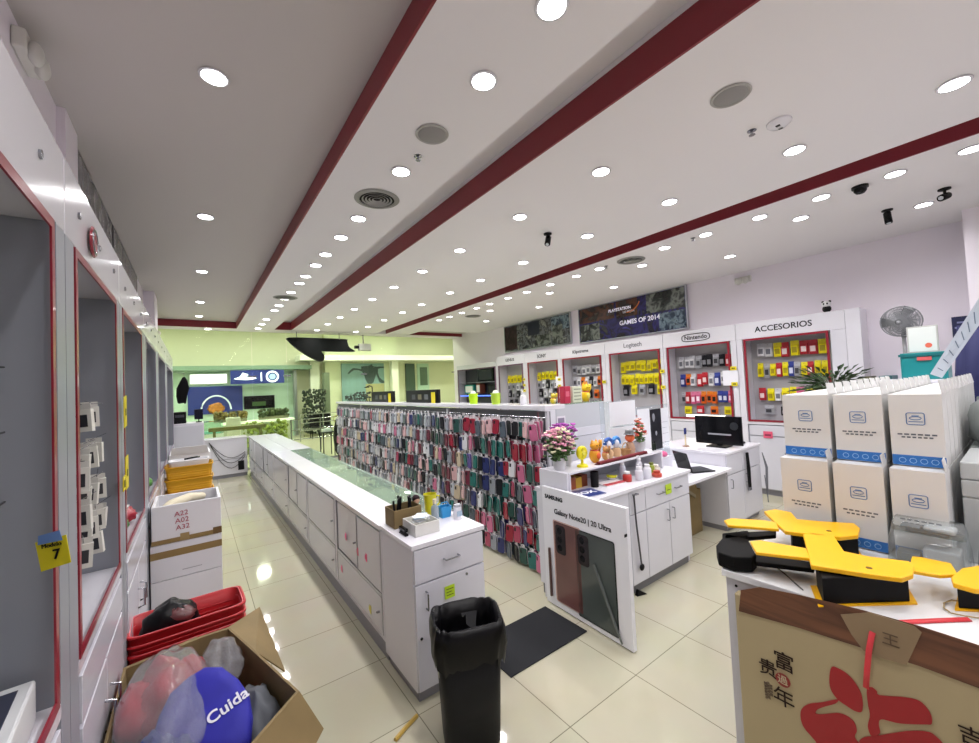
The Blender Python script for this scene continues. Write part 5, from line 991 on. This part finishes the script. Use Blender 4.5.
# yellow and black tools
def tool(lab, plate, arm, bodyq, zt, pivot=None, hole=None):
    pts = [at(a, b_, z=zt) for a, b_ in plate]; o0 = sum(pts, Vector()) / len(pts); o0.z = CTR
    t = thing('clamp_tool', lab, 'tool', o0, 0, 'yellow and black clamp tools'); YM = M('F2B705', .35)
    def poly(px, z, th, nm, m, bev=.003):
        q = [at(a, b_, z=z) - o0 for a, b_ in px]; return MB().prism([(p.x, p.y) for p in q], (0, 0, q[0].z - th), (1, 0, 0), (0, 1, 0), th).build(nm, m, t, bevel=bev)
    pl = poly(plate, zt, .018, 'yellow_plate', YM); poly(arm, zt - .002, .014, 'yellow_arm', YM)
    if hole:
        hp = at(*hole, z=zt) - o0; MB().lathe([(.001, 0), (.01, 0), (.01, .002), (.001, .002)], 14, (hp.x, hp.y, hp.z - .0005)).build('rivet', M('6A4A08', .4), pl, True)
    if bodyq:
        hc = zt - CTR - .024; q = [at(a, b_, z=CTR + hc) - o0 for a, b_ in bodyq]; MB().prism([(p.x, p.y) for p in q], (0, 0, .006), (1, 0, 0), (0, 1, 0), hc - .006).build('black_case', M('060607', .6), t, bevel=.004)
        cx_ = sum(p.x for p in q) / 4; cy_ = sum(p.y for p in q) / 4
        MB().prism([(cx_ + (p.x - cx_) * 1.12, cy_ + (p.y - cy_) * 1.15) for p in q], (0, 0, 0.0), (1, 0, 0), (0, 1, 0), .006).build('yellow_base', YM, t)
        MB().prism([(cx_ + (p.x - cx_) * .6, cy_ + (p.y - cy_) * .6) for p in q], (0, 0, hc), (1, 0, 0), (0, 1, 0), .007).build('black_spacer', M('060607', .6), t)
    for k, (px_, z_, th_) in enumerate(pivot or ()):
        q = [at(a, b_, z=CTR + z_) - o0 for a, b_ in px_]; MB().prism([(p.x, p.y) for p in q], (0, 0, z_ - th_), (1, 0, 0), (0, 1, 0), th_).build(('black_pivot', 'black_arm')[k], M('060607', .7), t, bevel=.006)
    return t
tool('nearest yellow and black clamp tool lying across the front counter', [(803, 534), (812, 533), (834, 536), (844, 551), (868, 556), (909, 561), (914, 566), (913, 574), (902, 578), (870, 574), (811, 565)],
     [(750, 541), (760, 540), (795, 546), (806, 548), (810, 558), (790, 556), (756, 552)], [(822, 578), (815, 562), (900, 562), (908, 575)], CTR + .13,
     [([(716, 545), (726, 533), (748, 539), (756, 554), (752, 558), (733, 557), (718, 552)], .07, .065), ([(750, 552), (815, 562), (814, 569), (756, 562)], .05, .02)], (869, 568))
tool('second yellow and black clamp tool behind the nearest one', [(764, 511), (775, 509), (791, 512), (797, 519), (820, 521), (854, 523), (860, 528), (858, 535), (840, 537), (810, 534), (785, 531)],
     [(724, 520), (731, 518), (764, 520), (776, 522), (779, 529), (755, 527), (728, 525)], [(792, 537), (790, 528), (852, 528), (858, 538)], CTR + .13, [([(722, 533), (748, 530), (748, 536), (725, 539)], .07, .06), ([(740, 532), (776, 530), (776, 535), (742, 538)], .06, .02)], (829, 531))
tool('third yellow tool at the right edge of the photo', [(951, 577), (962, 568), (992, 563), (1015, 572), (1015, 590), (975, 589), (953, 583)], [(912, 556), (922, 557), (951, 563), (958, 574), (940, 575), (908, 570)], [(957, 589), (960, 576), (1008, 576), (1010, 591)], CTR + .1)
t = thing('black_cable', 'thin dark cable on the counter top under the tools', 'cable', (0, 0, 0)); t.location = at(790, 580, z=CTR + .004); c0 = t.location.copy()
MB().tube([at(a, b_, z=CTR + .005) - c0 for a, b_ in ((775, 566), (785, 574), (795, 583), (803, 590))], .0025, 6).build('cable_line', M('4A4A4E', .5), t, True)
# ------------------------------------------------------------ white device boxes
BOXF = M('DCDBD8', .5); BLUE = M('2A6FB8', .4); BLUE2 = M('3F7AB0', .5); INKB = M('5A5E66', .6)
cols_y = [(.672, .882), (.462, .652), (.262, .44)]
def device_box_meshes(w, h, dep, low=False):
    b = MB(); b.box(0, 0, 0, dep, w, h, 0); body = b.mesh('body', [M('E2E2E0', .45)])
    b = MB(); b.box(-.001, 0.001, .05, 0, w - .001, h - .001, 0); face = b.mesh('front_panel', [BOXF])
    b = MB(); b.box(-.002, .001, 0.002, -.0, w - .001, .05, 0); band = b.mesh('blue_band', [BLUE])
    b = MB()
    for k in range(4): b.tube([(-.0025, w * (.2 + .2 * k) + .012 * math.cos(q * .785), .025 + .012 * math.sin(q * .785)) for q in range(8)], .0012, 4, closed=True)
    icons = b.mesh('round_icons', [M('9CC0E0', .5)])
    b = MB(); c = w / 2; zc = h * .66
    b.tube([(-.002, c - p[0], zc + p[1]) for p in rrect(-.03, -.028, .03, .028, .008, 4)], .002, 4, closed=True)
    b.tube([(-.002, c + .02 * math.cos(q * .6283), zc + .003 + .008 * math.sin(q * .6283)) for q in range(10)], .002, 4, closed=True)
    b.box(-.002, c - .024, zc - .016, -.001, c + .024, zc - .012); b.box(-.002, c - .012, zc + .012, -.001, c + .012, zc + .016)
    logo = b.mesh('blue_logo', [M('5A7AA8', .5)])
    b = MB()
    for (ww, zz) in ((.068, .43), (.055, .39)):
        for q in range(6): b.box(-.002, c - ww + q * ww / 3 + .002, h * zz, -.001, c - ww + (q + 1) * ww / 3 - .004, h * zz + .007)
    lines = b.mesh('printed_lines', [INKB])
    b = MB(); b.prism([(0, 0), (dep * .9, 0), (dep * .9, .06), (.01, .065)] if not low else [(0, 0), (.08, 0), (.08, .06), (.0, .055)], (.004, 0, h), (1, 0, 0), (0, .15, 1), .003); fl = b.mesh('open_flap', [M('D8D8D6', .5)])
    return body, face, band, icons, logo, lines, fl
DEP = .15
dbm = {}
for c, (ya, yb) in enumerate(cols_y):
    for r, (z0, z1) in enumerate(((CTR + .005, 1.365), (1.37, 1.71))):
        dbm[(c, r)] = device_box_meshes(yb - ya, z1 - z0, DEP, r == 0)
        nd = 14 if r == 1 else 11
        for k in range(nd):
            if c == 2 and r == 0 and k == 0: z0_, = (1.0,) 
            xs = (2.75 if r else 2.66) + k * (DEP + .012)
            if xs > 4.3 and r == 0: continue
            if xs > 4.3: continue
            lab = 'white device carton in the %s column from the left, %s tier, %s from the front' % (ordw(c + 1), ('lower', 'upper')[r], ordw(k + 1))
            t = thing('device_box', lab, 'box', (xs, ya, z0), 0, 'stacked white device cartons')
            names_ = ('body', 'front_panel', 'blue_band', 'round_icons', 'blue_logo', 'printed_lines', 'open_flap')
            for nm, me in zip(names_, dbm[(c, r)]):
                if nm == 'open_flap' and (r == 0 and k > 0): continue
                if k > 0 and nm in ('round_icons', 'blue_logo', 'printed_lines', 'front_panel', 'blue_band'): continue
                o = bpy.data.objects.new(nm, me); C.objects.link(o); o.parent = t
# clear blister packs beside them
def blister(lab, x, y0, y1, z, h, w=.17):
    t = thing('blister_pack', lab, 'package', (x, y0, z), 0, 'clear blister packs on the counter'); L = y1 - y0
    MB().loft([superring(w / 2, L / 2, 0, w / 2, L / 2, 24, 8), superring(w / 2, L / 2, h * .6, w / 2 * .95, L / 2 * .97, 24, 8), superring(w / 2, L / 2, h, w / 2 * .75, L / 2 * .9, 24, 6)]).build('clear_shell', BLIST, t, 'all')
    MB().box(.03, .03, .01, w - .03, L * .55, h * .6).build('device', M('C8CACC', .3), t, bevel=.008); MB().box(.03, L * .6, .01, w - .03, L - .03, h * .35).build('grey_insert', M('6E7274', .4), t); MB().box(.01, .05, .002, w - .01, L - .05, .008).build('card', M('4A4640', .5), t)
    return t
blister('clear blister pack with silver device in front of the third carton column', 2.55, .2, .455, CTR, .15)
blister('second clear blister pack at the right edge of the photo', 2.56, -.12, .19, CTR, .17)
blister('clear blister pack lying on top of the first one', 2.57, .21, .44, CTR + .152, .05, .14)
for k, (z0, z1) in enumerate(((CTR, 1.24), (1.242, 1.32), (1.322, 1.4))):
    t = thing('grey_carton', ['large pale grey carton at the right edge of the photo', 'thin grey carton on the large pale one', 'topmost thin grey carton at the right edge'][k], 'box', (2.8, -.15, z0), 0, 'grey cartons at the right edge'); MB().box(0, 0, 0, .5, .38, z1 - z0).build('body', M('B8BCBC', .4), t, bevel=.006); MB().box(-.002, .03, (z1 - z0) * .35, 0, .3, (z1 - z0) * .5).build('dark_line', M('4E5254', .5), t)
b = MB()
t = thing('wrapped_stack', 'heap of plastic-wrapped grey packages right of the white cartons', 'packages', (3.35, .235, 1.402))
MB().box(0, -.25, -.452, 1.0, 0, -.0).build('carton', M('7A8280', .5), t, bevel=.01)
for k in range(5): MB().blob((.1 + .2 * k, -.1, .1), (.12, .1, .17), 16, 10, .35, 4, k).build('wrapped_pack', M(['8A908E', '5E6664', 'A0A6A4', '747C7A', '9AA09E'][k], .3), t, 'all')
t = thing('blue_garment', 'dark blue cloth bundle hanging at the far right edge', 'cloth', (4.85, .2, 0)); MB().loft([superring(0, 0, 0, .2, .18, 28, 4, .2, 2), superring(0, 0, .9, .2, .18, 28, 4, .2, 4), superring(.02, 0, 1.6, .2, .18, 28, 3, .2, 6), superring(.03, 0, 2.12, .12, .14, 28, 3, .2, 8)]).build('cloth', M('0D1348', .8), t, 'all')
t = thing('paper_strip', 'long pale printed paper strip leaning diagonally at the right edge', 'paper', (3.5, .2, 0)); c0 = Vector((3.5, .2, 0))
q = [at(930, 374, x=3.5), at(942, 378, x=3.5), at(984, 318, x=3.42), at(984, 290, x=3.42)]
q = [p - c0 for p in q]; MB().add(q + [p + Vector((.006, 0, 0)) for p in q], [(3, 2, 1, 0), (4, 5, 6, 7), (0, 1, 5, 4), (1, 2, 6, 5), (2, 3, 7, 6), (3, 0, 4, 7)]).build('strip', M('C9D2DE', .5), t)
for k in range(7):
    a = q[0].lerp(q[3], .1 + k * .12); b2 = q[1].lerp(q[2], .1 + k * .12); d = b2 - a; MB().tube([a + d * .25 + Vector((-.002, 0, 0)), a + d * .75 + Vector((-.002, 0, 0))], .002, 4).build('printed_mark', M('6A7A90', .5), t)
# back storage, teal crate, framed paper, fan
t = thing('storage_unit', 'white storage unit behind the device cartons carrying the teal crate', 'cabinet', (5.7, .42, 0)); MB().box(0, 0, .05, .7, .6, 1.7).build('body', WHITE, t, bevel=.004); MB().box(.02, .02, 0, .68, .58, .049).build('plinth', EDGE, t); MB().box(-.015, .02, .08, 0, .58, 1.68).build('door', DOOR_M, t); MB().tube([(-.015, .1, .9), (-.04, .1, .91), (-.04, .1, 1.0), (-.015, .1, 1.01)], .005).build('handle', STEEL, t, True)
t, w, d, h = open_box('teal_crate', 'teal plastic crate on top of the storage unit below the framed paper', 'crate', 5.85, .5, 6.15, .82, 1.701, 1.97, M('0E7F82', .4), .012)
MB().box(-.012, -.012, h - .035, w + .012, d + .012, h - .012).build('rim', M('0A6A6E', .4), t); MB().box(-.0135, .1, h - .08, 0, .2, h - .045).build('red_label', M('C85A5A', .5), t)
t = thing('framed_certificate', 'framed paper with a red seal leaning on the teal crate', 'frame', (6.0, .56, 1.972)); MB().box(0, 0, 0, .02, .22, .27).build('frame', M('B8BAB4', .4), t, bevel=.002); MB().box(-.002, .012, .012, 0, .208, .258).build('paper', M('DCE2DE', .5), t); MB().lathe([(.001, -.003), (.025, -.003), (.025, 0)], 14, (0, .07, .07), axis='x').build('red_seal', M('E06A50', .5), t, True)
t = thing('wall_fan', 'grey pedestal fan turned towards the shop beside the white right wall', 'fan', (6.75, .9, 0))
MB().lathe([(.2, 0), (.19, .03), (.03, .05), (.02, .08)], 28).build('base', M('8E9094', .4), t, True); MB().tube([(0, 0, .05), (0, 0, 2.2)], .018, 12).build('pole', M('A6A8AC', .3), t, True)
dn = Vector((-.92, .15, -.12)).normalized(); c_ = Vector((-.12, 0, 2.36)); ua = dn.cross(Vector((0, 0, 1))).normalized(); ub = ua.cross(dn)
MB().tube([(0, 0, 2.18), (.02, 0, 2.28), c_ - dn * .02], .022, 10).build('tilt_joint', M('6E7074', .4), t, True)
MB().tube([c_ - dn * .14, c_ - dn * .1, c_ + dn * .0], [.04, .06, .05], 16).build('motor', M('7A7C82', .4), t, True)
RF = .172
for off, rr in ((-.035, RF), (.035, RF * .98)):
    b = MB(); cc = c_ + dn * off
    b.tube([cc + (ua * math.cos(q * .1963) + ub * math.sin(q * .1963)) * rr for q in range(32)], .006, 6, closed=True)
    for ring_ in (.35, .68): b.tube([cc + dn * (.03 if off > 0 else -.03) * (1 - ring_) + (ua * math.cos(q * .2618) + ub * math.sin(q * .2618)) * rr * ring_ for q in range(24)], .0025, 4, closed=True)
    for q in range(84):
        a = q * .0748; v = ua * math.cos(a) + ub * math.sin(a); b.tube([cc + dn * (.035 if off > 0 else -.035) + v * .03, cc + dn * (.02 if off > 0 else -.02) + v * rr * .6, cc + v * rr],   .0026, 4)
    b.build('front_grille' if off > 0 else 'rear_grille', M('8A8C90', .35), t, True)
for k in range(3):
    a = k * 2.094; v = ua * math.cos(a) + ub * math.sin(a); w_ = dn.cross(v)
    MB().add([c_ + v * .03 - w_ * .02, c_ + v * .17 - w_ * .07 + dn * .015, c_ + v * .175 + w_ * .05 - dn * .015, c_ + v * .03 + w_ * .03, c_ + v * .03 - w_ * .02 + dn * .004, c_ + v * .17 - w_ * .07 + dn * .019, c_ + v * .175 + w_ * .05 - dn * .011, c_ + v * .03 + w_ * .03 + dn * .004], [(0, 1, 2, 3), (7, 6, 5, 4), (0, 4, 5, 1), (1, 5, 6, 2), (2, 6, 7, 3), (3, 7, 4, 0)]).build('blade', M('5A5C62', .4), t)
MB().blob(tuple(c_ + dn * .045), .03, 12, 8).build('hub_cap', M('9EA0A4', .4), t, 'all')
t = thing('dark_poster', 'dark blue poster on the right wall behind the paper strip', 'poster', (7.25, .4, 1.95)); MB().box(-.02, 0, 0, 0, .16, .44).build('board', M('1A2352', .4, var=.3, vscale=5), t); MB().box(-.022, .02, .3, -.02, .14, .32).build('white_line', M('8A90B8', .5), t); MB().box(-.022, .02, .36, -.02, .12, .38).build('white_line', M('8A90B8', .5), t)
t = thing('wall_device', 'pale oval wall device high on the pillar at the right edge', 'device', (6.75, .02, 2.35)); MB().box(-.08, 0, 0, 0, .26, .62).build('housing', M('C9D8D2', .4), t, bevel=.04); MB().box(-.085, .0, .35, -.08, .1, .42).build('dark_mark', BLACK, t)
t = thing('dark_screen', 'dark screen edge above the wall device at the right edge', 'screen', (6.75, -.3, 3.0)); MB().box(-.06, 0, 0, 0, .42, .4).build('panel', BLACK_GL, t, bevel=.004); MB().box(-.03, .1, -.05, 0, .2, 0).build('bracket', STEEL, t)
for k, (y, c) in enumerate(((1.32, '6A6A50'), (1.12, '3A6A70'))):
    t = thing('wall_socket', ['brown-green small box low on the wall left of the teal crate', 'teal small box beside it on the wall'][k], 'box', (6.9, y - .07, 1.66)); MB().box(0, 0, 0, .35, .12, .07).build('body', M(c, .5), t, bevel=.003); MB().box(-.003, .02, .02, 0, .1, .05).build('label_patch', M('A8A89A', .5), t)
t = thing('wall_ledge', 'thin white ledge on the right wall below the small boxes', 'shelf', (6.85, .9, 1.62)); MB().box(0, 0, 0, .4, .4, .038).build('board', WHITE, t); MB().box(.3, .1, -.1, .4, .12, 0).build('bracket', STEEL, t)
# ------------------------------------------------------------ black shape above the shopfront
t = thing('black_banner', 'curved black board hanging under the ceiling at the shopfront glass', 'board', (2.02, 11.6, 2.69))
prof = [(0, .64), (.0, .55), (.12, .42), (.3, .27), (.55, .1), (.78, .01), (.86, .06), (.87, .18), (.8, .29), (.95, .29), (1.3, .29), (1.69, .29), (1.68, .33), (1.55, .42), (1.5, .58), (1.45, .64), (.7, .65)]
MB().prism(smooth_poly(prof, 3), (0, 0, 0), (1, 0, 0), (0, 0, 1), .12).build('board', M('0C100E', .6), t)
for x in (.2, 1.3): MB().tube([(x, -.05, .55), (x, -.05, .809)], .01, 6).build('hanger', STEEL, t, True)
t = thing('security_camera', 'white box camera tilted on the shopfront glass', 'camera', (4.05, 11.7, 3.05)); MB().box(-.15, -.1, -.02, .2, .05, .18).build('housing', M('C8CCC0', .5), t, bevel=.01); MB().box(-.26, -.08, .04, -.15, .03, .12).build('lens_hood', BLACK, t); MB().tube([(0, 0, .18), (0, 0, .449)], .015, 8).build('mount', STEEL, t, True)
# small table beyond the counter
t = thing('side_table', 'small black-legged table with papers just beyond the shopfront glass', 'table', (2.98, 12.3, 0)); MB().box(0, 0, .68, .35, .4, .7).build('top', BLACK, t)
for x in (.02, .33):
    for y in (.02, .38): MB().tube([(x, y, 0), (x, y, .68)], .014, 8).build('leg', BLACK, t, True)
t = thing('paper_pile', 'white papers piled on the small black table', 'paper', (3.14, 12.5, .701)); MB().box(-.12, -.1, 0, .12, .1, .07).build('sheets', M('E6E8EE', .6), t, bevel=.004); MB().box(-.06, -.05, .07, .08, .06, .1).build('folded_sheet', M('D8DCE4', .6), t)
t = thing('black_bag', 'black bag with yellow ring handle beside the small table', 'bag', (3.45, 12.5, 0)); MB().blob((0, 0, .5), (.12, .1, .5), 18, 12, .25, 3, 7, zmin=0).build('bag', M('16161A', .6), t, 'all'); MB().tube([(.1 * math.cos(q), 0, 1.05 + .1 * math.sin(q)) for q in [k * .4 for k in range(16)]], .012, 6, closed=True).build('ring_handle', M('A8A030', .4), t, True)
# ------------------------------------------------------------ the mall outside
MF = M('D6D2B8', .2); YW = M('E0E0CA', .6); YW2 = M('EAEBDF', .6)
struct(MB().box(-5, YG + .012, -.1, 16, 26, 0).build('floor_mall', MF)); struct(MB().box(-5, 20.2, 0, 16, 20.4, 5).build('wall_mall_far', YW))
struct(MB().box(-5.2, YG, 0, -5, 26, 5).build('wall_mall_left', YW)); struct(MB().box(16, YG, 0, 16.2, 26, 5).build('wall_mall_right', YW)); struct(MB().box(-5, YG + .05, 4.8, 16, 26, 5).build('ceiling_mall', YW2))
struct(MB().box(-5, YG, 0, XL - .16, YG + .05, 5).build('wall_front_left', YW)); struct(MB().box(XR + .16, YG, 0, 16, YG + .05, 5).build('wall_front_right', YW)); struct(MB().box(XL - .16, YG + .02, ZC + .002, XR + .16, YG + .05, 5).build('wall_front_top', YW))
ME_ = M('FFFFF2', .5, emit=MALL_E)
for k, (x, y) in enumerate([(-2.5, 14), (.5, 14), (3.5, 14), (6.5, 14), (9.5, 14), (-1, 17.5), (2, 17.5), (5, 17.5), (8, 17.5), (11, 17.5)]):
    t = thing('ceiling_light', 'bright square ceiling light over the mall corridor, %s of them' % ordw(k + 1), 'ceiling light', (x, y, 4.8), 0, 'square lights in the mall ceiling'); MB().box(-.22, -.22, -.03, .22, .22, -.001).build('frame', WHITE, t); MB().box(-.18, -.18, -.035, .18, .18, -.031).build('diffuser', ME_, t)
TEALW = M('BCD8CC', .5)
# food shop opposite, left
struct(MB().box(-5, 19.9, 0, 3.6, 20.19, 2.95).build('wall_mall_shop', TEALW)); struct(MB().box(-1.2, 19.3, 2.95, 4.3, 20.19, 3.12).build('trim_8', M('7F9A8A', .5)))
t = thing('shop_sign', 'dark blue lit shop sign with white ship emblem and round emblem beyond the glass', 'sign', (1.2, 19.2, 2.36)); MB().box(0, 0, 0, 1.95, .09, .56).build('panel', M('22307A', .4, emit=.25), t)
SW = M('F0F4FF', .5, emit=2.2)
MB().prism(smooth_poly([(.12, .22), (.3, .18), (.62, .16), (.85, .2), (.9, .24), (.65, .27), (.55, .28), (.62, .38), (.5, .42), (.42, .46), (.38, .38), (.3, .28)], 3), (0, -.001, 0), (1, 0, 0), (0, 0, 1), .01).build('ship_emblem', SW, t)
MB().box(1.07, -.012, .1, 1.11, -.001, .46).build('divider', SW, t); MB().lathe([(.18, 0), (.18, -.012), (.24, -.012), (.24, 0)], 32, (1.5, -.001, .28), axis='y', caps=(False, False)).build('ring_emblem', SW, t, True); MB().lathe([(.001, -.01), (.12, -.01), (.12, 0)], 24, (1.5, -.001, .28), axis='y', caps=(True, False)).build('emblem_core', M('9AC0E0', .5, emit=1), t, True)
t = thing('shop_poster', 'blue board with white arch and food picture in the shop opposite', 'poster', (-.2, 19.84, 1.2)); MB().box(0, 0, 0, 1.85, .06, 1.12).build('board', M('28358A', .4), t)
MB().tube([(.93 + .5 * math.cos(q), -.01, .15 + .58 * math.sin(q)) for q in [k * math.pi / 14 for k in range(15)]], .035, 6).build('white_arch', M('DCE4F4', .4, emit=.4), t, True); MB().blob((.93, -.0, .2), (.28, .03, .22), 16, 10, .4, 4, 3).build('food_picture', M('B8762A', .5, var=.3, vscale=10), t, 'all')
t = thing('menu_screen', 'black menu screen in the shop opposite', 'screen', (1.7, 19.84, 1.3)); MB().box(0, 0, 0, 1.15, .06, .55).build('panel', BLACK_GL, t); MB().box(.3, -.01, .12, .8, 0, .3).build('green_picture', M('3A5A30', .5), t)
t = thing('lit_window', 'bright white light box in the shop opposite, top left', 'light box', (-.1, 19.8, 2.45)); MB().box(0, 0, 0, 1.2, .08, .35).build('panel', M('F4FFFA', .5, emit=2.5), t); MB().box(-.04, .02, -.04, 1.24, .1, .39).build('frame', WHITE, t)
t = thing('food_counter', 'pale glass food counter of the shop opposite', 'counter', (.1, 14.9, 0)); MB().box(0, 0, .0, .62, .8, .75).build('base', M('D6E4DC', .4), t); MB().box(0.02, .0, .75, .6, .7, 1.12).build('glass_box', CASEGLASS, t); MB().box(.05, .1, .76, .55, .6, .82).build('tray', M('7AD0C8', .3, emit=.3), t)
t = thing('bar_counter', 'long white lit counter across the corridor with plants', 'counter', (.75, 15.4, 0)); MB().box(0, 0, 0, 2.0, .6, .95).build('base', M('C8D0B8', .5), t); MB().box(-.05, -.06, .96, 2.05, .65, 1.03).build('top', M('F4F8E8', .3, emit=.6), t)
t = thing('wood_bench', 'olive brown bench top crossing in front of the shop opposite', 'bench', (.3, 13.2, .0)); MB().box(0, 0, .93, 1.35, .3, 1.03).build('seat', M('6A6A34', .6), t); MB().box(.1, .05, 0, .16, .25, .93).build('leg', M('6A6A34', .6), t); MB().box(1.2, .05, 0, 1.26, .25, .93).build('leg', M('6A6A34', .6), t)
t = thing('white_sack', 'white bag with dark handle loop in front of the food counter', 'bag', (.93, 14.2, .0)); MB().box(-.18, -.1, 0, .18, .1, 1.25).build('body', M('D8DCCC', .6), t, bevel=.03); MB().tube([(-.12, 0, 1.2), (-.1, 0, 1.42), (.1, 0, 1.42), (.12, 0, 1.2)], .025, 6).build('handle', M('3A3A32', .6), t, True)
def shrub(lab, x, y, z, w, h, c, seed, name='potted_shrub'):
    random.seed(seed); t = thing(name, lab, 'plant', (x, y, z)); b = MB()
    for k in range(int(90 + 160 * h)):
        b.blob((random.uniform(-w / 2, w / 2), random.uniform(-.15, .15), .1 + random.uniform(0, h)), (random.uniform(.03, .07),) * 3, 5, 4)
    b.build('foliage', M(c, .6, var=.4, vscale=8), t); MB().box(-w / 2, -.1, 0, w / 2, .1, .1).build('planter', M('8A8A70', .5), t)
shrub('autumn coloured plants on the counter opposite, left', .95, 15.6, 1.04, .9, .22, '7A6A34', 1); shrub('dark plants on the counter opposite, right', 2.2, 15.6, 1.04, .9, .22, '4A5A34', 2); shrub('yellow green plants below the counter opposite', 1.9, 15.1, .0, 1.3, .9, '8FA04A', 3)
shrub('dark dense plant by the column beyond the glass', 4.2, 18.6, 0, .9, 1.9, '2E3C2E', 4); 
struct(MB().box(3.74, 18.9, 3.3, 15, 19.9, 3.55).build('trim_10', M('EDEEE4', .5))); struct(MB().box(4.3, 19.6, 0, 4.7, 19.9, 3.29).build('column_pale', M('E4E6DA', .5))); struct(MB().box(8.1, 19.3, 0, 8.45, 19.6, 3.29).build('column_white', M('ECEDE2', .5))); struct(MB().box(3.6, 19.6, 0, 3.72, 20.19, 2.9).build('trim_9', ALU)); struct(MB().box(4.72, 18.9, 0, 4.95, 19.3, 2.75).build('column_mall', M('6E7A66', .5))); struct(MB().box(5.0, 19.8, 0, 8.6, 20.19, 4.7).build('wall_mall_panel', M('DCE0C4', .6)))
t = thing('mural_board', 'large pale blue mural of a dark figure with spread arms across the corridor', 'mural', (5.72, 19.7, 1.3)); MB().box(0, 0, 0, 2.12, .08, 1.9).build('board', M('7FA0A4', .5, var=.12, vscale=1.2), t)
FG = M('36484A', .6)
MB().prism(smooth_poly([(.95, 1.62), (.95, 1.75), (1.3, 1.78), (1.5, 1.86), (1.52, 1.78), (1.7, 1.74), (2.1, 1.74), (2.1, 1.66), (1.8, 1.62), (1.86, 1.2), (2.1, 1.0), (2.1, .9), (1.85, .95), (1.7, 1.35), (1.55, .95), (1.3, .88), (1.15, 1.1), (1.0, 1.5), (.6, 1.58), (.35, 1.4), (.3, 1.44), (.55, 1.68)], 2), (0, -.001, 0), (1, 0, 0), (0, 0, 1), .01).build('dark_figure', FG, t)
MB().box(1.15, -.006, .02, 2.1, 0, .88).build('tan_field', M('A8A47A', .6), t)
t = thing('snow_emblem', 'small dotted star emblem on the pale wall beyond the glass', 'emblem', (8.45, 19.76, 2.55))
for k in range(5): a = k * 1.2566; MB().lathe([(.001, -.01), (.05, -.01), (.05, 0)], 10, (.16 * math.cos(a), .0, .2 * math.sin(a)), axis='y').build('dot', M('6A7A5E', .6), t, True)
for k, (x0, x1, z0, z1, c, lab) in enumerate(((9.2, 9.75, 0, 3.2, '4A5E58', 'dark glass door leaf far beyond the shopfront'), (9.9, 10.6, 0, 3.2, 'B8D4C8', 'pale door with square window far beyond the shopfront'))):
    t = thing('glass_door', lab, 'door', (x0, 20.1, z0)); MB().box(0, 0, 0, x1 - x0, .05, z1).build('leaf', M(c, .3), t)
    if k: MB().box(.15, -.01, 2.0, .6, 0, 3.0).build('pane', M('5E726A', .2), t)
    MB().tube([(.1, -.04, .95), (.1, -.04, 1.15)], .02, 6).build('handle', STEEL, t, True)
for k, (xa, xb, y) in enumerate(((2.45, 4.2, 14.0), (4.3, 6.2, 14.0), (3.3, 5.0, 17.0))):
    t = thing('metal_railing', ['steel railing right of the showcase end, beyond the glass', 'second steel railing farther right in the corridor', 'distant steel railing deeper in the corridor'][k], 'railing', (xa, y, 0), 0, 'corridor railings')
    for x in (0, (xb - xa) / 2, xb - xa): MB().tube([(x, 0, 0), (x, 0, 1.05)], .022, 8).build('post', STEEL, t, True)
    for z in (1.03, .7, .4): MB().tube([(0, 0, z), (xb - xa, 0, z)], .016, 8).build('rail', STEEL, t, True)
for k, (x, y, lab) in enumerate(((4.0, 17.6, 'dark cafe chair group item left in the corridor'), (4.5, 17.9, 'dark cafe chair right in the corridor'))):
    t = thing('cafe_chair', lab.replace(' group item', ''), 'chair', (x, y, 0)); MB().box(-.2, -.2, .43, .2, .2, .47).build('seat', BLACK, t); MB().box(-.2, .18, .47, .2, .21, .95).build('backrest', BLACK, t)
    for a in (-1, 1):
        for b_ in (-1, 1): MB().tube([(a * .17, b_ * .17, 0), (a * .17, b_ * .17, .43)], .015, 6).build('leg', BLACK, t, True)
